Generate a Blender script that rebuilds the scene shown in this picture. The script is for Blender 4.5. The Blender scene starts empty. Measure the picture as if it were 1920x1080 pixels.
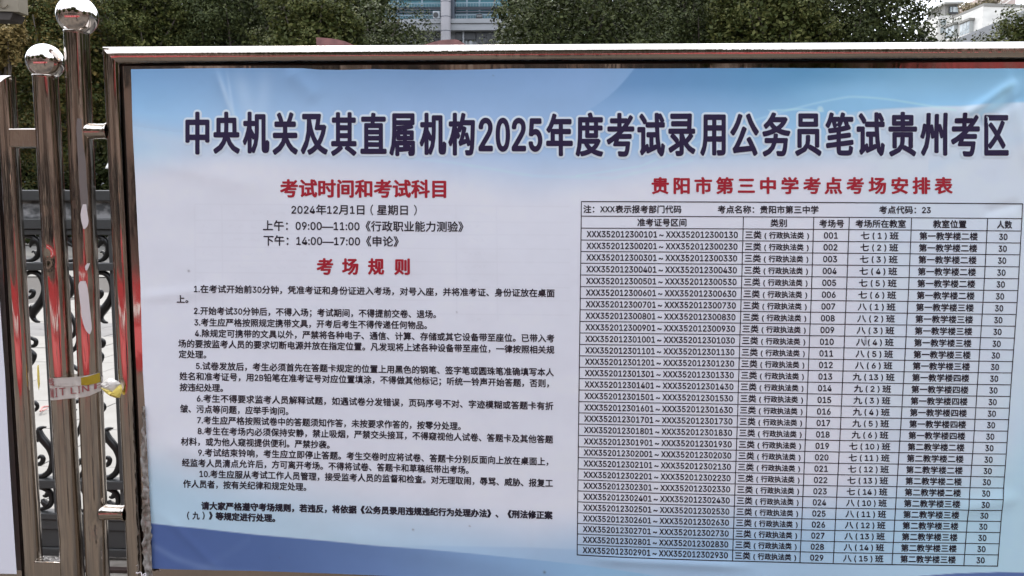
import bpy, bmesh, math, os, random
import numpy as np
from mathutils import Matrix, Vector

random.seed(7)
rng = np.random.default_rng(11)
SC = bpy.context.scene
COL = SC.collection

# ------------------------------------------------------------------ camera
FPX = 1450.0
CAM = np.array([0.0, -1.74, 1.55])
yaw, pitch, roll = map(math.radians, (2.5, 5.6, 0.21))
FWD = np.array([-math.sin(yaw) * math.cos(pitch), math.cos(yaw) * math.cos(pitch), -math.sin(pitch)])
R0 = np.array([math.cos(yaw), math.sin(yaw), 0.0])
U0 = np.cross(R0, FWD)
RGT = R0 * math.cos(roll) + U0 * math.sin(roll)
UPV = np.cross(RGT, FWD)
cd = bpy.data.cameras.new('camera')
cam = bpy.data.objects.new('camera', cd)
COL.objects.link(cam)
M = Matrix.Identity(4)
for i in range(3):
    M[i][0], M[i][1], M[i][2], M[i][3] = RGT[i], UPV[i], -FWD[i], CAM[i]
cam.matrix_world = M
cd.sensor_width = 36.0
cd.lens = 36.0 * FPX / 1920.0
cd.clip_start = 0.05
cd.clip_end = 2000
SC.camera = cam

# ------------------------------------------------------------------ light
SUN_EL, SUN_AZ = math.radians(58), math.radians(25)      # high, behind the board, a little to the left
W = bpy.data.worlds.new('World')
SC.world = W
W.use_nodes = True
nt = W.node_tree
bg = nt.nodes['Background']
sky = nt.nodes.new('ShaderNodeTexSky')
sky.sky_type = 'NISHITA'
sky.sun_disc = False
sky.sun_elevation = SUN_EL
sky.sun_rotation = -SUN_AZ
sky.air_density = 1.0
sky.dust_density = 3.0
cloud = nt.nodes.new('ShaderNodeMix')
cloud.data_type = 'RGBA'
cloud.inputs[0].default_value = 0.72
cloud.inputs[7].default_value = (10.2, 10.5, 11.3, 1)       # even cloud deck
nt.links.new(sky.outputs[0], cloud.inputs[6])
nt.links.new(cloud.outputs[2], bg.inputs[0])
bg.inputs[1].default_value = 0.13
sl = bpy.data.lights.new('sun', 'SUN')
sl.energy = 1.1
sl.angle = math.radians(18)
sl.color = (1.0, 0.96, 0.9)
so = bpy.data.objects.new('sun', sl)
COL.objects.link(so)
sdir = Vector((-math.sin(SUN_AZ) * math.cos(SUN_EL), math.cos(SUN_AZ) * math.cos(SUN_EL), math.sin(SUN_EL)))
so.rotation_euler = sdir.to_track_quat('Z', 'Y').to_euler()
vs = SC.view_settings
vs.view_transform = 'Standard'
vs.look = 'None'
vs.gamma = 1.0
vs.use_curve_mapping = False
vs.exposure = 1.38


# ------------------------------------------------------------------ helpers
def at(px, py, Y=0.0):
    """point of the vertical plane y=Y that the measured spot (px, py) of the 1920x1080 photograph lies on"""
    px = np.asarray(px, float)
    py = np.asarray(py, float)
    d = [RGT[i] * (px - 960) / FPX - UPV[i] * (py - 540) / FPX + FWD[i] for i in range(3)]
    t = (Y - CAM[1]) / d[1]
    return CAM[0] + t * d[0], CAM[2] + t * d[2]


def lin(c):
    return tuple(((v / 255) / 12.92 if v / 255 <= 0.04045 else (((v / 255) + 0.055) / 1.055) ** 2.4) for v in c)


def npsrgb(a):
    a = a / 255.0
    return np.where(a <= 0.04045, a / 12.92, ((a + 0.055) / 1.055) ** 2.4)


def mat(name, col, rough=0.6, metal=0.0, spec=0.5, noise=None, bump=None, island=None, coat=0.0):
    m = bpy.data.materials.new(name)
    m.use_nodes = True
    t = m.node_tree
    b = t.nodes['Principled BSDF']
    b.inputs['Base Color'].default_value = (*col, 1)
    b.inputs['Roughness'].default_value = rough
    b.inputs['Metallic'].default_value = metal
    b.inputs['Specular IOR Level'].default_value = spec
    b.inputs['Coat Weight'].default_value = coat
    tc = t.nodes.new('ShaderNodeTexCoord')

    def mapped(sc):
        mp = t.nodes.new('ShaderNodeMapping')
        mp.inputs['Scale'].default_value = sc
        t.links.new(tc.outputs['Object'], mp.inputs[0])
        return mp.outputs[0]
    if noise:      # (scale xyz, detail, colour 2, low, high)
        n = t.nodes.new('ShaderNodeTexNoise')
        n.inputs['Scale'].default_value = 1
        n.inputs['Detail'].default_value = noise[1]
        t.links.new(mapped(noise[0]), n.inputs['Vector'])
        r = t.nodes.new('ShaderNodeMapRange')
        r.inputs[1].default_value = noise[3]
        r.inputs[2].default_value = noise[4]
        t.links.new(n.outputs[0], r.inputs[0])
        mx = t.nodes.new('ShaderNodeMix')
        mx.data_type = 'RGBA'
        mx.inputs[6].default_value = (*col, 1)
        mx.inputs[7].default_value = (*noise[2], 1)
        t.links.new(r.outputs[0], mx.inputs[0])
        t.links.new(mx.outputs[2], b.inputs['Base Color'])
    if island:     # list of colours picked per leaf / per piece
        g = t.nodes.new('ShaderNodeNewGeometry')
        cr = t.nodes.new('ShaderNodeValToRGB')
        while len(cr.color_ramp.elements) < len(island):
            cr.color_ramp.elements.new(0.5)
        for i, c in enumerate(island):
            cr.color_ramp.elements[i].position = i / (len(island) - 1)
            cr.color_ramp.elements[i].color = (*c, 1)
        t.links.new(g.outputs['Random Per Island'], cr.inputs[0])
        t.links.new(cr.outputs[0], b.inputs['Base Color'])
    if bump:       # (scale xyz, detail, strength, distance)
        n = t.nodes.new('ShaderNodeTexNoise')
        n.inputs['Scale'].default_value = 1
        n.inputs['Detail'].default_value = bump[1]
        t.links.new(mapped(bump[0]), n.inputs['Vector'])
        bp = t.nodes.new('ShaderNodeBump')
        bp.inputs['Strength'].default_value = bump[2]
        bp.inputs['Distance'].default_value = bump[3]
        t.links.new(n.outputs[0], bp.inputs['Height'])
        t.links.new(bp.outputs[0], b.inputs['Normal'])
    return m


def thing(name, label, cat, loc=(0, 0, 0), group=None):
    o = bpy.data.objects.new(name, None)
    o.empty_display_size = 0.1
    o.location = loc
    COL.objects.link(o)
    o['label'] = label
    o['category'] = cat
    if group:
        o['group'] = group
    return o


def world_loc(o):
    v = Vector((0, 0, 0))
    while o:
        v += o.location
        o = o.parent
    return v


def mesh(name, V, F, m, parent=None, smooth=False, label=None, cat=None, group=None, kind=None, loc=None):
    """V in world coordinates; F a list of faces or an (n,3|4) array"""
    V = np.asarray(V, float).reshape(-1, 3)
    org = np.array(world_loc(parent)) if parent else np.array(loc if loc is not None else (0, 0, 0), float)
    me = bpy.data.meshes.new(name)
    V = V - org
    if isinstance(F, np.ndarray):
        n, k = F.shape
        me.vertices.add(len(V))
        me.vertices.foreach_set('co', V.ravel())
        me.loops.add(n * k)
        me.loops.foreach_set('vertex_index', F.ravel().astype(np.int32))
        me.polygons.add(n)
        me.polygons.foreach_set('loop_start', np.arange(0, n * k, k, dtype=np.int32))
        me.update(calc_edges=True)
    else:
        me.from_pydata([tuple(v) for v in V], [], F)
    if smooth:
        me.polygons.foreach_set('use_smooth', [True] * len(me.polygons))
    if m:
        me.materials.append(m)
    o = bpy.data.objects.new(name, me)
    COL.objects.link(o)
    if parent:
        o.parent = parent
    elif loc is not None:
        o.location = loc
    for k_, v_ in (('label', label), ('category', cat), ('group', group), ('kind', kind)):
        if v_:
            o[k_] = v_
    return o


class Geo:
    def __init__(s):
        s.V, s.F = [], []

    def add(s, V, F):
        b = len(s.V)
        s.V += [tuple(v) for v in V]
        s.F += [tuple(i + b for i in f) for f in F]
        return s

    def box(s, x0, x1, y0, y1, z0, z1, bv=0.0):
        if bv <= 0:
            V = [(x, y, z) for z in (z0, z1) for x, y in ((x0, y0), (x1, y0), (x1, y1), (x0, y1))]
            return s.add(V, [(3, 2, 1, 0), (4, 5, 6, 7), (0, 1, 5, 4), (1, 2, 6, 5), (2, 3, 7, 6), (3, 0, 4, 7)])
        bm = bmesh.new()
        bmesh.ops.create_cube(bm, size=1)
        for v in bm.verts:
            v.co = ((x0 + x1) / 2 + v.co.x * (x1 - x0), (y0 + y1) / 2 + v.co.y * (y1 - y0), (z0 + z1) / 2 + v.co.z * (z1 - z0))
        bmesh.ops.bevel(bm, geom=bm.edges[:], offset=bv, segments=2, affect='EDGES', profile=0.5)
        bm.verts.index_update()
        V = [v.co[:] for v in bm.verts]
        F = [[v.index for v in f.verts] for f in bm.faces]
        bm.free()
        return s.add(V, F)

    def tube(s, pts, rad, n=12, flat=1.0, ax=None, caps=True):
        """swept tube; flat squeezes the cross-section along ax"""
        pts = [Vector(p) for p in pts]
        if not hasattr(rad, '__len__'):
            rad = [rad] * len(pts)
        ax = Vector(ax) if ax else None
        rings = []
        prev = None
        for i, p in enumerate(pts):
            t = (pts[min(i + 1, len(pts) - 1)] - pts[max(i - 1, 0)]).normalized()
            if ax is not None:
                b = ax.normalized()
            elif prev is None:
                b = t.orthogonal().normalized()
            else:
                b = (prev - t * prev.dot(t)).normalized()
            prev = b
            a = t.cross(b).normalized()
            rings.append([p + a * math.cos(q) * rad[i] + b * math.sin(q) * rad[i] * flat for q in [2 * math.pi * k / n for k in range(n)]])
        V = [v for r in rings for v in r]
        F = []
        for i in range(len(rings) - 1):
            for k in range(n):
                F.append((i * n + k, i * n + (k + 1) % n, (i + 1) * n + (k + 1) % n, (i + 1) * n + k))
        if caps:
            F.append(tuple(range(n - 1, -1, -1)))
            F.append(tuple((len(rings) - 1) * n + k for k in range(n)))
        return s.add(V, F)

    def lathe(s, prof, c, n=32):
        V = []
        for r, z in prof:
            for k in range(n):
                q = 2 * math.pi * k / n
                V.append((c[0] + r * math.cos(q), c[1] + r * math.sin(q), c[2] + z))
        F = []
        for i in range(len(prof) - 1):
            for k in range(n):
                F.append((i * n + k, i * n + (k + 1) % n, (i + 1) * n + (k + 1) % n, (i + 1) * n + k))
        return s.add(V, F)

    def out(s, name, m, parent=None, **k):
        return mesh(name, s.V, s.F, m, parent, **k)


def instance(o, loc, parent, name=None):
    c = o.copy()
    COL.objects.link(c)
    c.parent = parent
    c.location = loc
    return c


# value noise used for dents, creases and crown outlines
_lat = rng.random((64, 64))


def vnoise(x, y):
    x = np.asarray(x, float)
    y = np.asarray(y, float)
    xi, yi = np.floor(x).astype(int), np.floor(y).astype(int)
    fx, fy = x - xi, y - yi
    fx, fy = fx * fx * (3 - 2 * fx), fy * fy * (3 - 2 * fy)
    g = lambda a, b: _lat[a % 64, b % 64]
    return (g(xi, yi) * (1 - fx) + g(xi + 1, yi) * fx) * (1 - fy) + (g(xi, yi + 1) * (1 - fx) + g(xi + 1, yi + 1) * fx) * fy


# ------------------------------------------------------------------ materials
def smudge(m, lo, hi, sc=(30, 30, 6)):
    t = m.node_tree
    b = t.nodes['Principled BSDF']
    tc = t.nodes.new('ShaderNodeTexCoord')
    mp = t.nodes.new('ShaderNodeMapping')
    mp.inputs['Scale'].default_value = sc
    n = t.nodes.new('ShaderNodeTexNoise')
    n.inputs['Scale'].default_value = 1
    n.inputs['Detail'].default_value = 8
    n.inputs['Roughness'].default_value = 0.75
    r = t.nodes.new('ShaderNodeMapRange')
    r.inputs[1].default_value = 0.42
    r.inputs[2].default_value = 0.72
    r.inputs[3].default_value = lo
    r.inputs[4].default_value = hi
    t.links.new(tc.outputs['Object'], mp.inputs[0])
    t.links.new(mp.outputs[0], n.inputs['Vector'])
    t.links.new(n.outputs[0], r.inputs[0])
    t.links.new(r.outputs[0], b.inputs['Roughness'])


STEEL = mat('polished_steel', (0.50, 0.455, 0.41), rough=0.045, metal=1.0, bump=((55, 55, 1.8), 4, 0.6, 0.0022))
STEEL_BALL = mat('polished_steel_ball', (0.70, 0.66, 0.63), rough=0.03, metal=1.0, bump=((9, 9, 9), 2, 0.25, 0.004))
STEEL_FLAT = mat('polished_steel_sheet', (0.50, 0.44, 0.40), rough=0.05, metal=1.0, bump=((16, 16, 5), 3, 0.5, 0.002))
smudge(STEEL, 0.035, 0.16)
smudge(STEEL_BALL, 0.02, 0.10, (14, 14, 14))
smudge(STEEL_FLAT, 0.04, 0.2)
GATE_M = mat('charcoal_gate_paint', (0.058, 0.060, 0.060), rough=0.42, bump=((90, 90, 90), 3, 0.15, 0.001), noise=((5, 5, 5), 5, (0.048, 0.049, 0.048), 0.4, 0.7))
GATE_BLACK = mat('black_cast_iron', (0.008, 0.0078, 0.0075), rough=0.38)
GALV = mat('mottled_zinc_panel', (0.06, 0.063, 0.065), rough=0.5, noise=((14, 14, 24), 5, (0.30, 0.30, 0.30), 0.43, 0.60))
FILM = mat('milky_film', (0.66, 0.62, 0.63), rough=0.35)
FILM_OLD = mat('greyed_film', (0.17, 0.15, 0.142), rough=0.4)
BACKM = mat('dark_back_board', (0.03, 0.022, 0.018), rough=0.6)
CRUMPLE = mat('crumpled_plastic', (0.33, 0.335, 0.32), rough=0.16, spec=0.8, noise=((60, 60, 30), 5, (0.15, 0.13, 0.11), 0.42, 0.6))
TAPE_W = mat('white_tape_plastic', (0.60, 0.57, 0.53), rough=0.35)
TAPE_Y = mat('yellow_tape_plastic', (0.36, 0.26, 0.02), rough=0.35)
TAPE_YP = mat('pale_yellow_tape_plastic', (0.82, 0.68, 0.16), rough=0.4)
for m_ in (TAPE_W,):
    m_.node_tree.nodes['Principled BSDF'].inputs['Alpha'].default_value = 0.84
TAPE_RED = mat('red_tape_print', (0.30, 0.10, 0.10), rough=0.5)
TILE = mat('cream_paving', (0.235, 0.226, 0.205), rough=0.75, noise=((3, 3, 3), 6, (0.20, 0.19, 0.17), 0.4, 0.7), bump=((60, 60, 60), 4, 0.2, 0.002))
TILE_G = mat('grey_paving', (0.16, 0.155, 0.147), rough=0.75, noise=((3, 3, 3), 6, (0.125, 0.12, 0.115), 0.4, 0.7))
JOINT = mat('paving_joint', (0.08, 0.073, 0.065), rough=0.9)
ROADBROWN = mat('brown_forecourt', (0.105, 0.085, 0.066), rough=0.8, noise=((0.9, 0.9, 0.9), 7, (0.045, 0.037, 0.03), 0.4, 0.65), bump=((80, 80, 80), 4, 0.3, 0.003))
STONE = mat('track_stone', (0.26, 0.235, 0.205), rough=0.8, noise=((14, 14, 14), 5, (0.17, 0.15, 0.125), 0.4, 0.65))
RAIL = mat('dark_rusty_rail', (0.06, 0.04, 0.035), rough=0.6, metal=0.3)
BARK = mat('bark', (0.07, 0.055, 0.045), rough=0.9, bump=((20, 20, 4), 4, 0.6, 0.02))


def leafmat(name, cols):
    m = mat(name, cols[0], rough=0.6, spec=0.12, island=cols)
    return m


LEAF_DARK = leafmat('dark_green_leaves', [(0.015, 0.022, 0.006), (0.030, 0.039, 0.011), (0.066, 0.075, 0.026)])
LEAF_OLIVE = leafmat('olive_green_leaves', [(0.024, 0.033, 0.007), (0.050, 0.059, 0.015), (0.098, 0.098, 0.030)])
LEAF_YEL = leafmat('yellowing_leaves', [(0.026, 0.037, 0.009), (0.050, 0.058, 0.015), (0.070, 0.066, 0.018), (0.13, 0.09, 0.025)])
LEAF_GOLD = leafmat('golden_leaves', [(0.07, 0.06, 0.02), (0.15, 0.105, 0.035), (0.20, 0.145, 0.055)])

# ------------------------------------------------------------------ setting: ground
g = Geo()
g.add([(-300, 0.9, -0.03), (300, 0.9, -0.03), (300, 700, -0.03), (-300, 700, -0.03)], [(0, 1, 2, 3)])
g.out('courtyard_base', JOINT, kind='structure')
g = Geo()
g.add([(-300, -300, 0.0), (300, -300, 0.0), (300, 0.9, 0.0), (-300, 0.9, 0.0)], [(0, 1, 2, 3)])
g.out('forecourt', ROADBROWN, kind='structure')

court = mesh('courtyard_paving', [(-200, 16, -0.006), (200, 16, -0.006), (200, 400, -0.006), (-200, 400, -0.006)], [(0, 1, 2, 3)], TILE, kind='structure', loc=(0, 16, 0))
proto_tile = {}
for key, w_, h_, m_ in (('c', 0.8, 0.8, TILE), ('g', 0.8, 0.56, TILE_G)):
    t = Geo().box(-w_ / 2 + 0.004, w_ / 2 - 0.004, -h_ / 2 + 0.004, h_ / 2 - 0.004, -0.03, 0.0, 0.003).out('paving_slab', m_, None)
    proto_tile[key] = t
first = {'c': True, 'g': True}


def slab(key, x, y, z):
    o = proto_tile[key]
    if first[key]:
        first[key] = False
    else:
        o = o.copy()
        COL.objects.link(o)
    o.parent = court
    o.location = (x, y - 16, z)


yy = 1.95
row = 0
while yy < 15.5:
    grey = 7.1 < yy + 0.2 < 8.6
    h_ = 0.56 if grey else 0.8
    for i in range(14):
        x = -8.3 + 0.8 * i + (0.0 if row % 2 else 0.4)
        if x + 0.6 < -1.0 - 0.62 * (yy + 1.74) - 0.9 or x > -0.44 * (yy + 1.74) + 1.0:
            continue
        slab('g' if grey else 'c', x, yy + h_ / 2, -0.012 + rng.normal() * 0.0012)
    yy += h_
    row += 1

# stone threshold strip with the two gate rails
thr = Geo().box(-5.5, 4.5, 1.16, 1.94, -0.03, 0.004, 0.004).out('gate_threshold', STONE, kind='structure')
for yk in (1.24, 1.36):
    Geo().box(-5.5, 4.5, yk, yk + 0.03, 0.005, 0.02, 0.002).out('track_rail', RAIL, thr)

# ------------------------------------------------------------------ charcoal ornamental gate behind
YG = 1.5


def G(px, py, Y=YG):
    x, z = at(px, py, Y)
    return float(x), float(z)


gx210 = G(211.5, 440)[0]
PW = gx210 - G(82.8, 440)[0]
gate = thing('ornamental_gate', 'charcoal wrought iron gate with leafy scrolls seen between the steel posts', 'gate', (gx210, YG, 0))


def zz(py):
    return G(196, py)[1]


X0, X1 = gx210 - 6 * PW, gx210 + 7 * PW
dz = 0.05


def rail(name, pa, pb, d=0.03, m=GATE_M, bv=0.004):
    Geo().box(X0, X1, YG - d, YG + d, zz(pb), zz(pa), bv).out(name, m, gate)


rail('top_rail', 357, 377)
rail('zinc_panel', 377.3, 410, 0.012, GALV, 0.001)
rail('upper_rail', 410.5, 430, 0.03)
rail('upper_rail', 430.3, 441, 0.022)
rail('middle_rail', 492, 507)
rail('middle_rail', 898, 914)
rail('lower_rail', 960, 972, 0.03)
rail('lower_rail', 972.4, 991, 0.024)
rail('kick_panel', 991.5, 1025, 0.016)
rail('bottom_rail', 1025.5, 1040, 0.026)
ztop, zbot = zz(441.2), zz(959.8)
bar0 = None
for i in range(-6, 8):
    x = gx210 + i * PW
    if bar0 is None:
        bar0 = Geo().box(gx210 - 0.011, gx210 + 0.011, YG - 0.019, YG + 0.019, zbot, ztop, 0.002).out('upright_bar', GATE_M, gate)
        bar0.location = (i * PW, 0, 0)
    else:
        instance(bar0, (i * PW, 0, 0), gate)


def smooth_path(p, k=5):
    p = np.array(p, float)
    out = []
    n = len(p)
    for i in range(n - 1):
        a, b, c, d = p[max(i - 1, 0)], p[i], p[i + 1], p[min(i + 2, n - 1)]
        for j in range(k):
            t = j / k
            out.append(0.5 * ((2 * b) + (-a + c) * t + (2 * a - 5 * b + 4 * c - d) * t * t + (-a + 3 * b - 3 * c + d) * t ** 3))
    out.append(p[-1])
    return np.array(out)


def scroll(paths, name, mirror):
    g = Geo()
    xc = gx210 - PW / 2
    for pa in paths:
        sp = smooth_path(pa)
        pts, rad = [], []
        for x, y, w in sp:
            X, Z = G(x, y)
            if mirror:
                X = 2 * xc - X
            pts.append((X, YG, Z))
            rad.append(max(w, 1.2) / 2 * 0.0027)
        g.tube(pts, rad, 8, flat=1.0, ax=None)
    return g.out(name, GATE_BLACK, gate, smooth=True)


TOPS = [[(158, 478, 3), (160, 487, 5), (172, 489, 6), (184, 489, 6), (195, 485, 8), (202, 475, 9), (203, 463, 9), (198, 452, 10), (189, 445, 9), (178, 443, 7), (166, 446, 6), (160, 454, 4)],
        [(196, 450, 12), (190, 455, 10), (186, 461, 5), (185, 465, 2)], [(199, 480, 8), (196, 475, 6), (192, 472, 4), (188, 474, 2)], [(203, 478, 5), (207, 476, 3)],
        [(172, 446, 6), (168, 455, 7), (160, 461, 6), (152, 470, 5)]]
MAIN = [[(183, 549, 4), (188, 545, 6), (191, 550, 7), (187, 557, 7), (178, 558, 7), (170, 549, 7), (168, 532, 7), (174, 518, 7), (186, 511, 8), (199, 514, 9), (208, 526, 10), (212, 542, 11), (209, 558, 12), (201, 572, 13), (193, 582, 14), (189, 591, 11), (190, 598, 8), (195, 603, 6), (202, 605, 3)],
        [(190, 576, 10), (182, 584, 8), (174, 598, 7), (171, 615, 6), (176, 630, 6), (186, 635, 7), (194, 640, 7), (193, 648, 7), (185, 650, 5), (181, 645, 3)],
        [(166, 630, 5), (172, 650, 7), (184, 660, 8), (191, 668, 8), (188, 680, 6), (178, 690, 7), (168, 700, 6), (163, 720, 6), (166, 745, 6), (178, 752, 7), (192, 757, 7), (196, 765, 6), (190, 772, 5), (184, 768, 3)],
        [(196, 862, 4), (202, 857, 6), (206, 863, 8), (202, 871, 8), (192, 872, 7), (184, 862, 7), (182, 880, 7), (190, 893, 8), (204, 895, 9), (216, 888, 10), (223, 874, 11), (224, 858, 11), (219, 843, 12), (211, 832, 13), (203, 822, 13), (199, 812, 11), (200, 806, 8), (207, 803, 5), (212, 803, 3)],
        [(200, 828, 9), (190, 818, 8), (180, 800, 7), (176, 785, 6), (170, 770, 5)], [(160, 690, 6), (150, 700, 7), (146, 712, 8)]]
BOTS = [[(176, 930, 4), (184, 920, 6), (196, 916, 8), (208, 918, 9), (218, 925, 9), (222, 937, 9), (219, 948, 9), (211, 954, 8), (200, 957, 6), (188, 957, 5), (178, 952, 4)],
        [(218, 924, 11), (213, 930, 9), (209, 933, 5), (205, 931, 3)], [(214, 950, 12), (207, 944, 10), (204, 938, 5)], [(188, 920, 6), (180, 932, 7), (170, 940, 5)]]
for paths in (TOPS, MAIN, BOTS):
    for mir in (False, True):
        o0 = scroll(paths, 'scroll_ornament', mir)
        b0 = o0.location.copy()
        for i in range(-5, 8):
            if i == 0:
                continue
            instance(o0, (b0.x + i * PW, b0.y, b0.z), gate)

# ------------------------------------------------------------------ stainless gate leaves
YT = 0.014


def axis_fit(pts):
    """upright tube axis x = a + b z through the measured centre points"""
    q = [at(x, y, YT) for x, y in pts]
    b, a = np.polyfit([float(v[1]) for v in q], [float(v[0]) for v in q], 1)
    return float(a), float(b)


aB, bB = axis_fit([(86.2, 150), (98, 384), (101, 450), (112.5, 650), (127, 900)])
aC, bC = axis_fit([(145.8, 70), (155, 384), (157.5, 450), (160.5, 500), (167, 650), (178, 900)])
aF, bF = axis_fit([(217, 150), (226.5, 384), (234.5, 650), (246.5, 900)])
aL, bL = axis_fit([(15, 170), (23.5, 384), (37.5, 650), (56, 1000)])
xBz = lambda z: aB + bB * z
xCz = lambda z: aC + bC * z
xF, xL = aF + bF * 1.4, aL + bL * 1.4
xB, xC = xBz(1.4), xCz(1.4)
ZTAPE = float(at(140, 725, 0)[1])
zTop = float(at(960, 101.8, YT)[1])
zTopL = float(at(15, 159, YT)[1])
RT = 0.0205
RP = 0.0262


def steel_tube(name, p, q, r, parent, dents=(), n=40, seg=90, m=STEEL, lab=None):
    """tube from p to q (vertical or horizontal) with shallow dents: (position along 0..1, angle, depth, size)"""
    p, q = np.array(p, float), np.array(q, float)
    ax = q - p
    L = np.linalg.norm(ax)
    ax /= L
    b = np.array([1, 0, 0]) if abs(ax[2]) > 0.5 else np.array([0, 0, 1.0])
    a = np.array([0, -1.0, 0])
    T = np.linspace(0, 1, seg)
    Q = np.linspace(0, 2 * math.pi, n, endpoint=False)
    tt, qq = np.meshgrid(T, Q, indexing='ij')
    rr = np.full_like(tt, r)
    rr += (vnoise(tt * L * 2.2 + r * 900, qq * 0.8 + p[0] * 31) - 0.5) * 0.0009
    for t0, q0, dep, sz in dents:
        dd = ((tt - t0) * L / sz) ** 2 + ((qq - q0 + math.pi) % (2 * math.pi) - math.pi) ** 2 * (r / sz * 1.3) ** 2
        rr -= dep * np.exp(-dd)
    V = p + tt[..., None] * L * ax + (np.cos(qq) * rr)[..., None] * a + (np.sin(qq) * rr)[..., None] * b
    V = V.reshape(-1, 3)
    I = np.arange(seg * n).reshape(seg, n)
    F = np.stack([I[:-1], np.roll(I, -1, 1)[:-1], np.roll(I, -1, 1)[1:], I[1:]], -1).reshape(-1, 4)
    return mesh(name, V, F, m, parent, smooth=True, label=lab)


leftleaf = thing('gate_leaf', 'polished steel gate leaf at far left with the lower ball-topped post', 'gate leaf', (xL, YT, 0), 'steel gate leaves')
rightleaf = thing('gate_leaf', 'polished steel gate leaf with taller ball-topped post, framing the large blue notice', 'gate leaf', (xF, YT, 0), 'steel gate leaves')


def ball(px, py, rpx, x, parent):
    z = float(at(px, py, YT)[1])
    x = (xBz if parent is leftleaf else xCz)(z) + x
    r = rpx / FPX * 1.60
    bm = bmesh.new()
    bmesh.ops.create_uvsphere(bm, u_segments=64, v_segments=40, radius=r)
    V = [(v.co.x + x, v.co.y + YT, v.co.z + z) for v in bm.verts]
    bm.verts.index_update()
    F = [[v.index for v in f.verts] for f in bm.faces]
    bm.free()
    mesh('ball_finial', V, F, STEEL_BALL, parent, smooth=True)
    return z, r


zb, rb = ball(84, 116, 36.0, 0.0022, leftleaf)
zc, rc = ball(144, 30, 39.5, 0.0036, rightleaf)
zBtop, zCtop = zb - rb * 0.86, zc - rc * 0.86


def frac(py, x, ztop_):
    z = float(at(150, py)[1])
    return z / ztop_


steel_tube('post', (aB, YT, 0), (xBz(zBtop), YT, zBtop), RP, leftleaf,
           dents=[(frac(412, xB, zBtop), -0.2, 0.0012, 0.03), (frac(484, xB, zBtop), -0.15, 0.0045, 0.016), (frac(1010, xB, zBtop), -0.6, 0.002, 0.03)], seg=240)
steel_tube('post', (aC, YT, 0), (xCz(zCtop), YT, zCtop), RP, rightleaf,
           dents=[(frac(980, xC, zCtop), 0.55, 0.004, 0.03), (frac(396, xC, zCtop), -0.5, 0.0012, 0.02), (frac(540, xC, zCtop), 0.2, 0.0015, 0.03)], seg=240)
for x, zt, r, par in ((xBz(zBtop), zBtop, RP, leftleaf), (xCz(zCtop), zCtop, RP, rightleaf)):
    Geo().lathe([(r * 0.3, zt + 0.004), (r * 1.02, zt + 0.004), (r * 1.03, zt + 0.001), (r * 0.99, zt - 0.004)], (x, YT, 0)).out('post_collar', STEEL, par, smooth=True)


def frame_ring(x0, x1, z0, z1, r, parent):
    """mitred picture frame of round tube"""
    n = 40
    cs = [(x0, z0, -1, -1), (x0, z1, -1, 1), (x1, z1, 1, 1), (x1, z0, 1, -1)]
    names = ['frame_tube'] * 4
    for k in range(4):
        (xa, za, sxa, sza), (xb, zb_, sxb, szb) = cs[k], cs[(k + 1) % 4]
        d = np.array([xb - xa, 0, zb_ - za])
        L = np.linalg.norm(d)
        seg = 120 if L > 1.5 else 80
        T = np.linspace(0, 1, seg)
        V = []
        vert = abs(d[2]) > abs(d[0])
        for t in T:
            for q in range(n):
                a = 2 * math.pi * q / n
                rr = r + (float(_lat[int(t * 23) % 64, q % 64]) - 0.5) * 0.0
                off, y = math.sin(a) * rr, -math.cos(a) * rr
                # mitre: the end points slide along the tube by the offset
                if vert:
                    s_ = 1 if xa > (x0 + x1) / 2 else -1
                    o_ = off * s_           # outward
                    za_, zb2 = za + sza * o_, zb_ + szb * o_
                    V.append((xa + off, YT + y, za_ + (zb2 - za_) * t))
                else:
                    s_ = 1 if za > (z0 + z1) / 2 else -1
                    o_ = off * s_
                    xa_, xb2 = xa + sxa * o_, xb + sxb * o_
                    V.append((xa_ + (xb2 - xa_) * t, YT + y, za + off))
        V = np.array(V)
        # gentle unevenness of the tube wall
        nx = vnoise(V[:, 0] * 3 + V[:, 2] * 3 + k * 7, np.tile(np.arange(n), seg) * 0.15)
        V[:, 1] += (nx - 0.5) * 0.0008
        I = np.arange(seg * n).reshape(seg, n)
        F = np.stack([I[:-1], np.roll(I, -1, 1)[:-1], np.roll(I, -1, 1)[1:], I[1:]], -1).reshape(-1, 4)
        mesh('frame_tube', V, F, STEEL, parent, smooth=True)


XR = 1.47
ZB = 0.62
frame_ring(xF, XR, ZB, zTop, RT, rightleaf)
frame_ring(-2.9, xL, ZB, zTopL, RT, leftleaf)

# backing sheets seen as a bright sliver between frame and notice, bowed a little
def sheet(x0, x1, z0, z1, parent):
    nx, nz = 200, 80
    xs, zs = np.linspace(x0, x1, nx), np.linspace(z0, z1, nz)
    gx, gz = np.meshgrid(xs, zs, indexing='ij')
    gy = 0.0055 + (vnoise(gx * 3.1 + 5, gz * 2.3 + 9) - 0.5) * 0.002
    V = np.stack([gx, gy, gz], -1).reshape(-1, 3)
    I = np.arange(nx * nz).reshape(nx, nz)
    F = np.stack([I[:-1, :-1], I[1:, :-1], I[1:, 1:], I[:-1, 1:]], -1).reshape(-1, 4)
    mesh('backing_sheet', V, F, STEEL_FLAT, parent, smooth=True)
    Geo().box(x0 - 0.02, x1 + 0.02, 0.012, 0.03, z0 - 0.02, z1 + 0.02).out('back_panel', BACKM, parent)


gap = 0.003
sheet(xF + RT + 0.0055, XR - RT - gap, ZB + RT + gap, zTop - RT - gap, rightleaf)
sheet(-2.9 + RT + gap, xL - RT - 0.005, ZB + RT + gap, zTopL - RT - gap, leftleaf)
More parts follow.
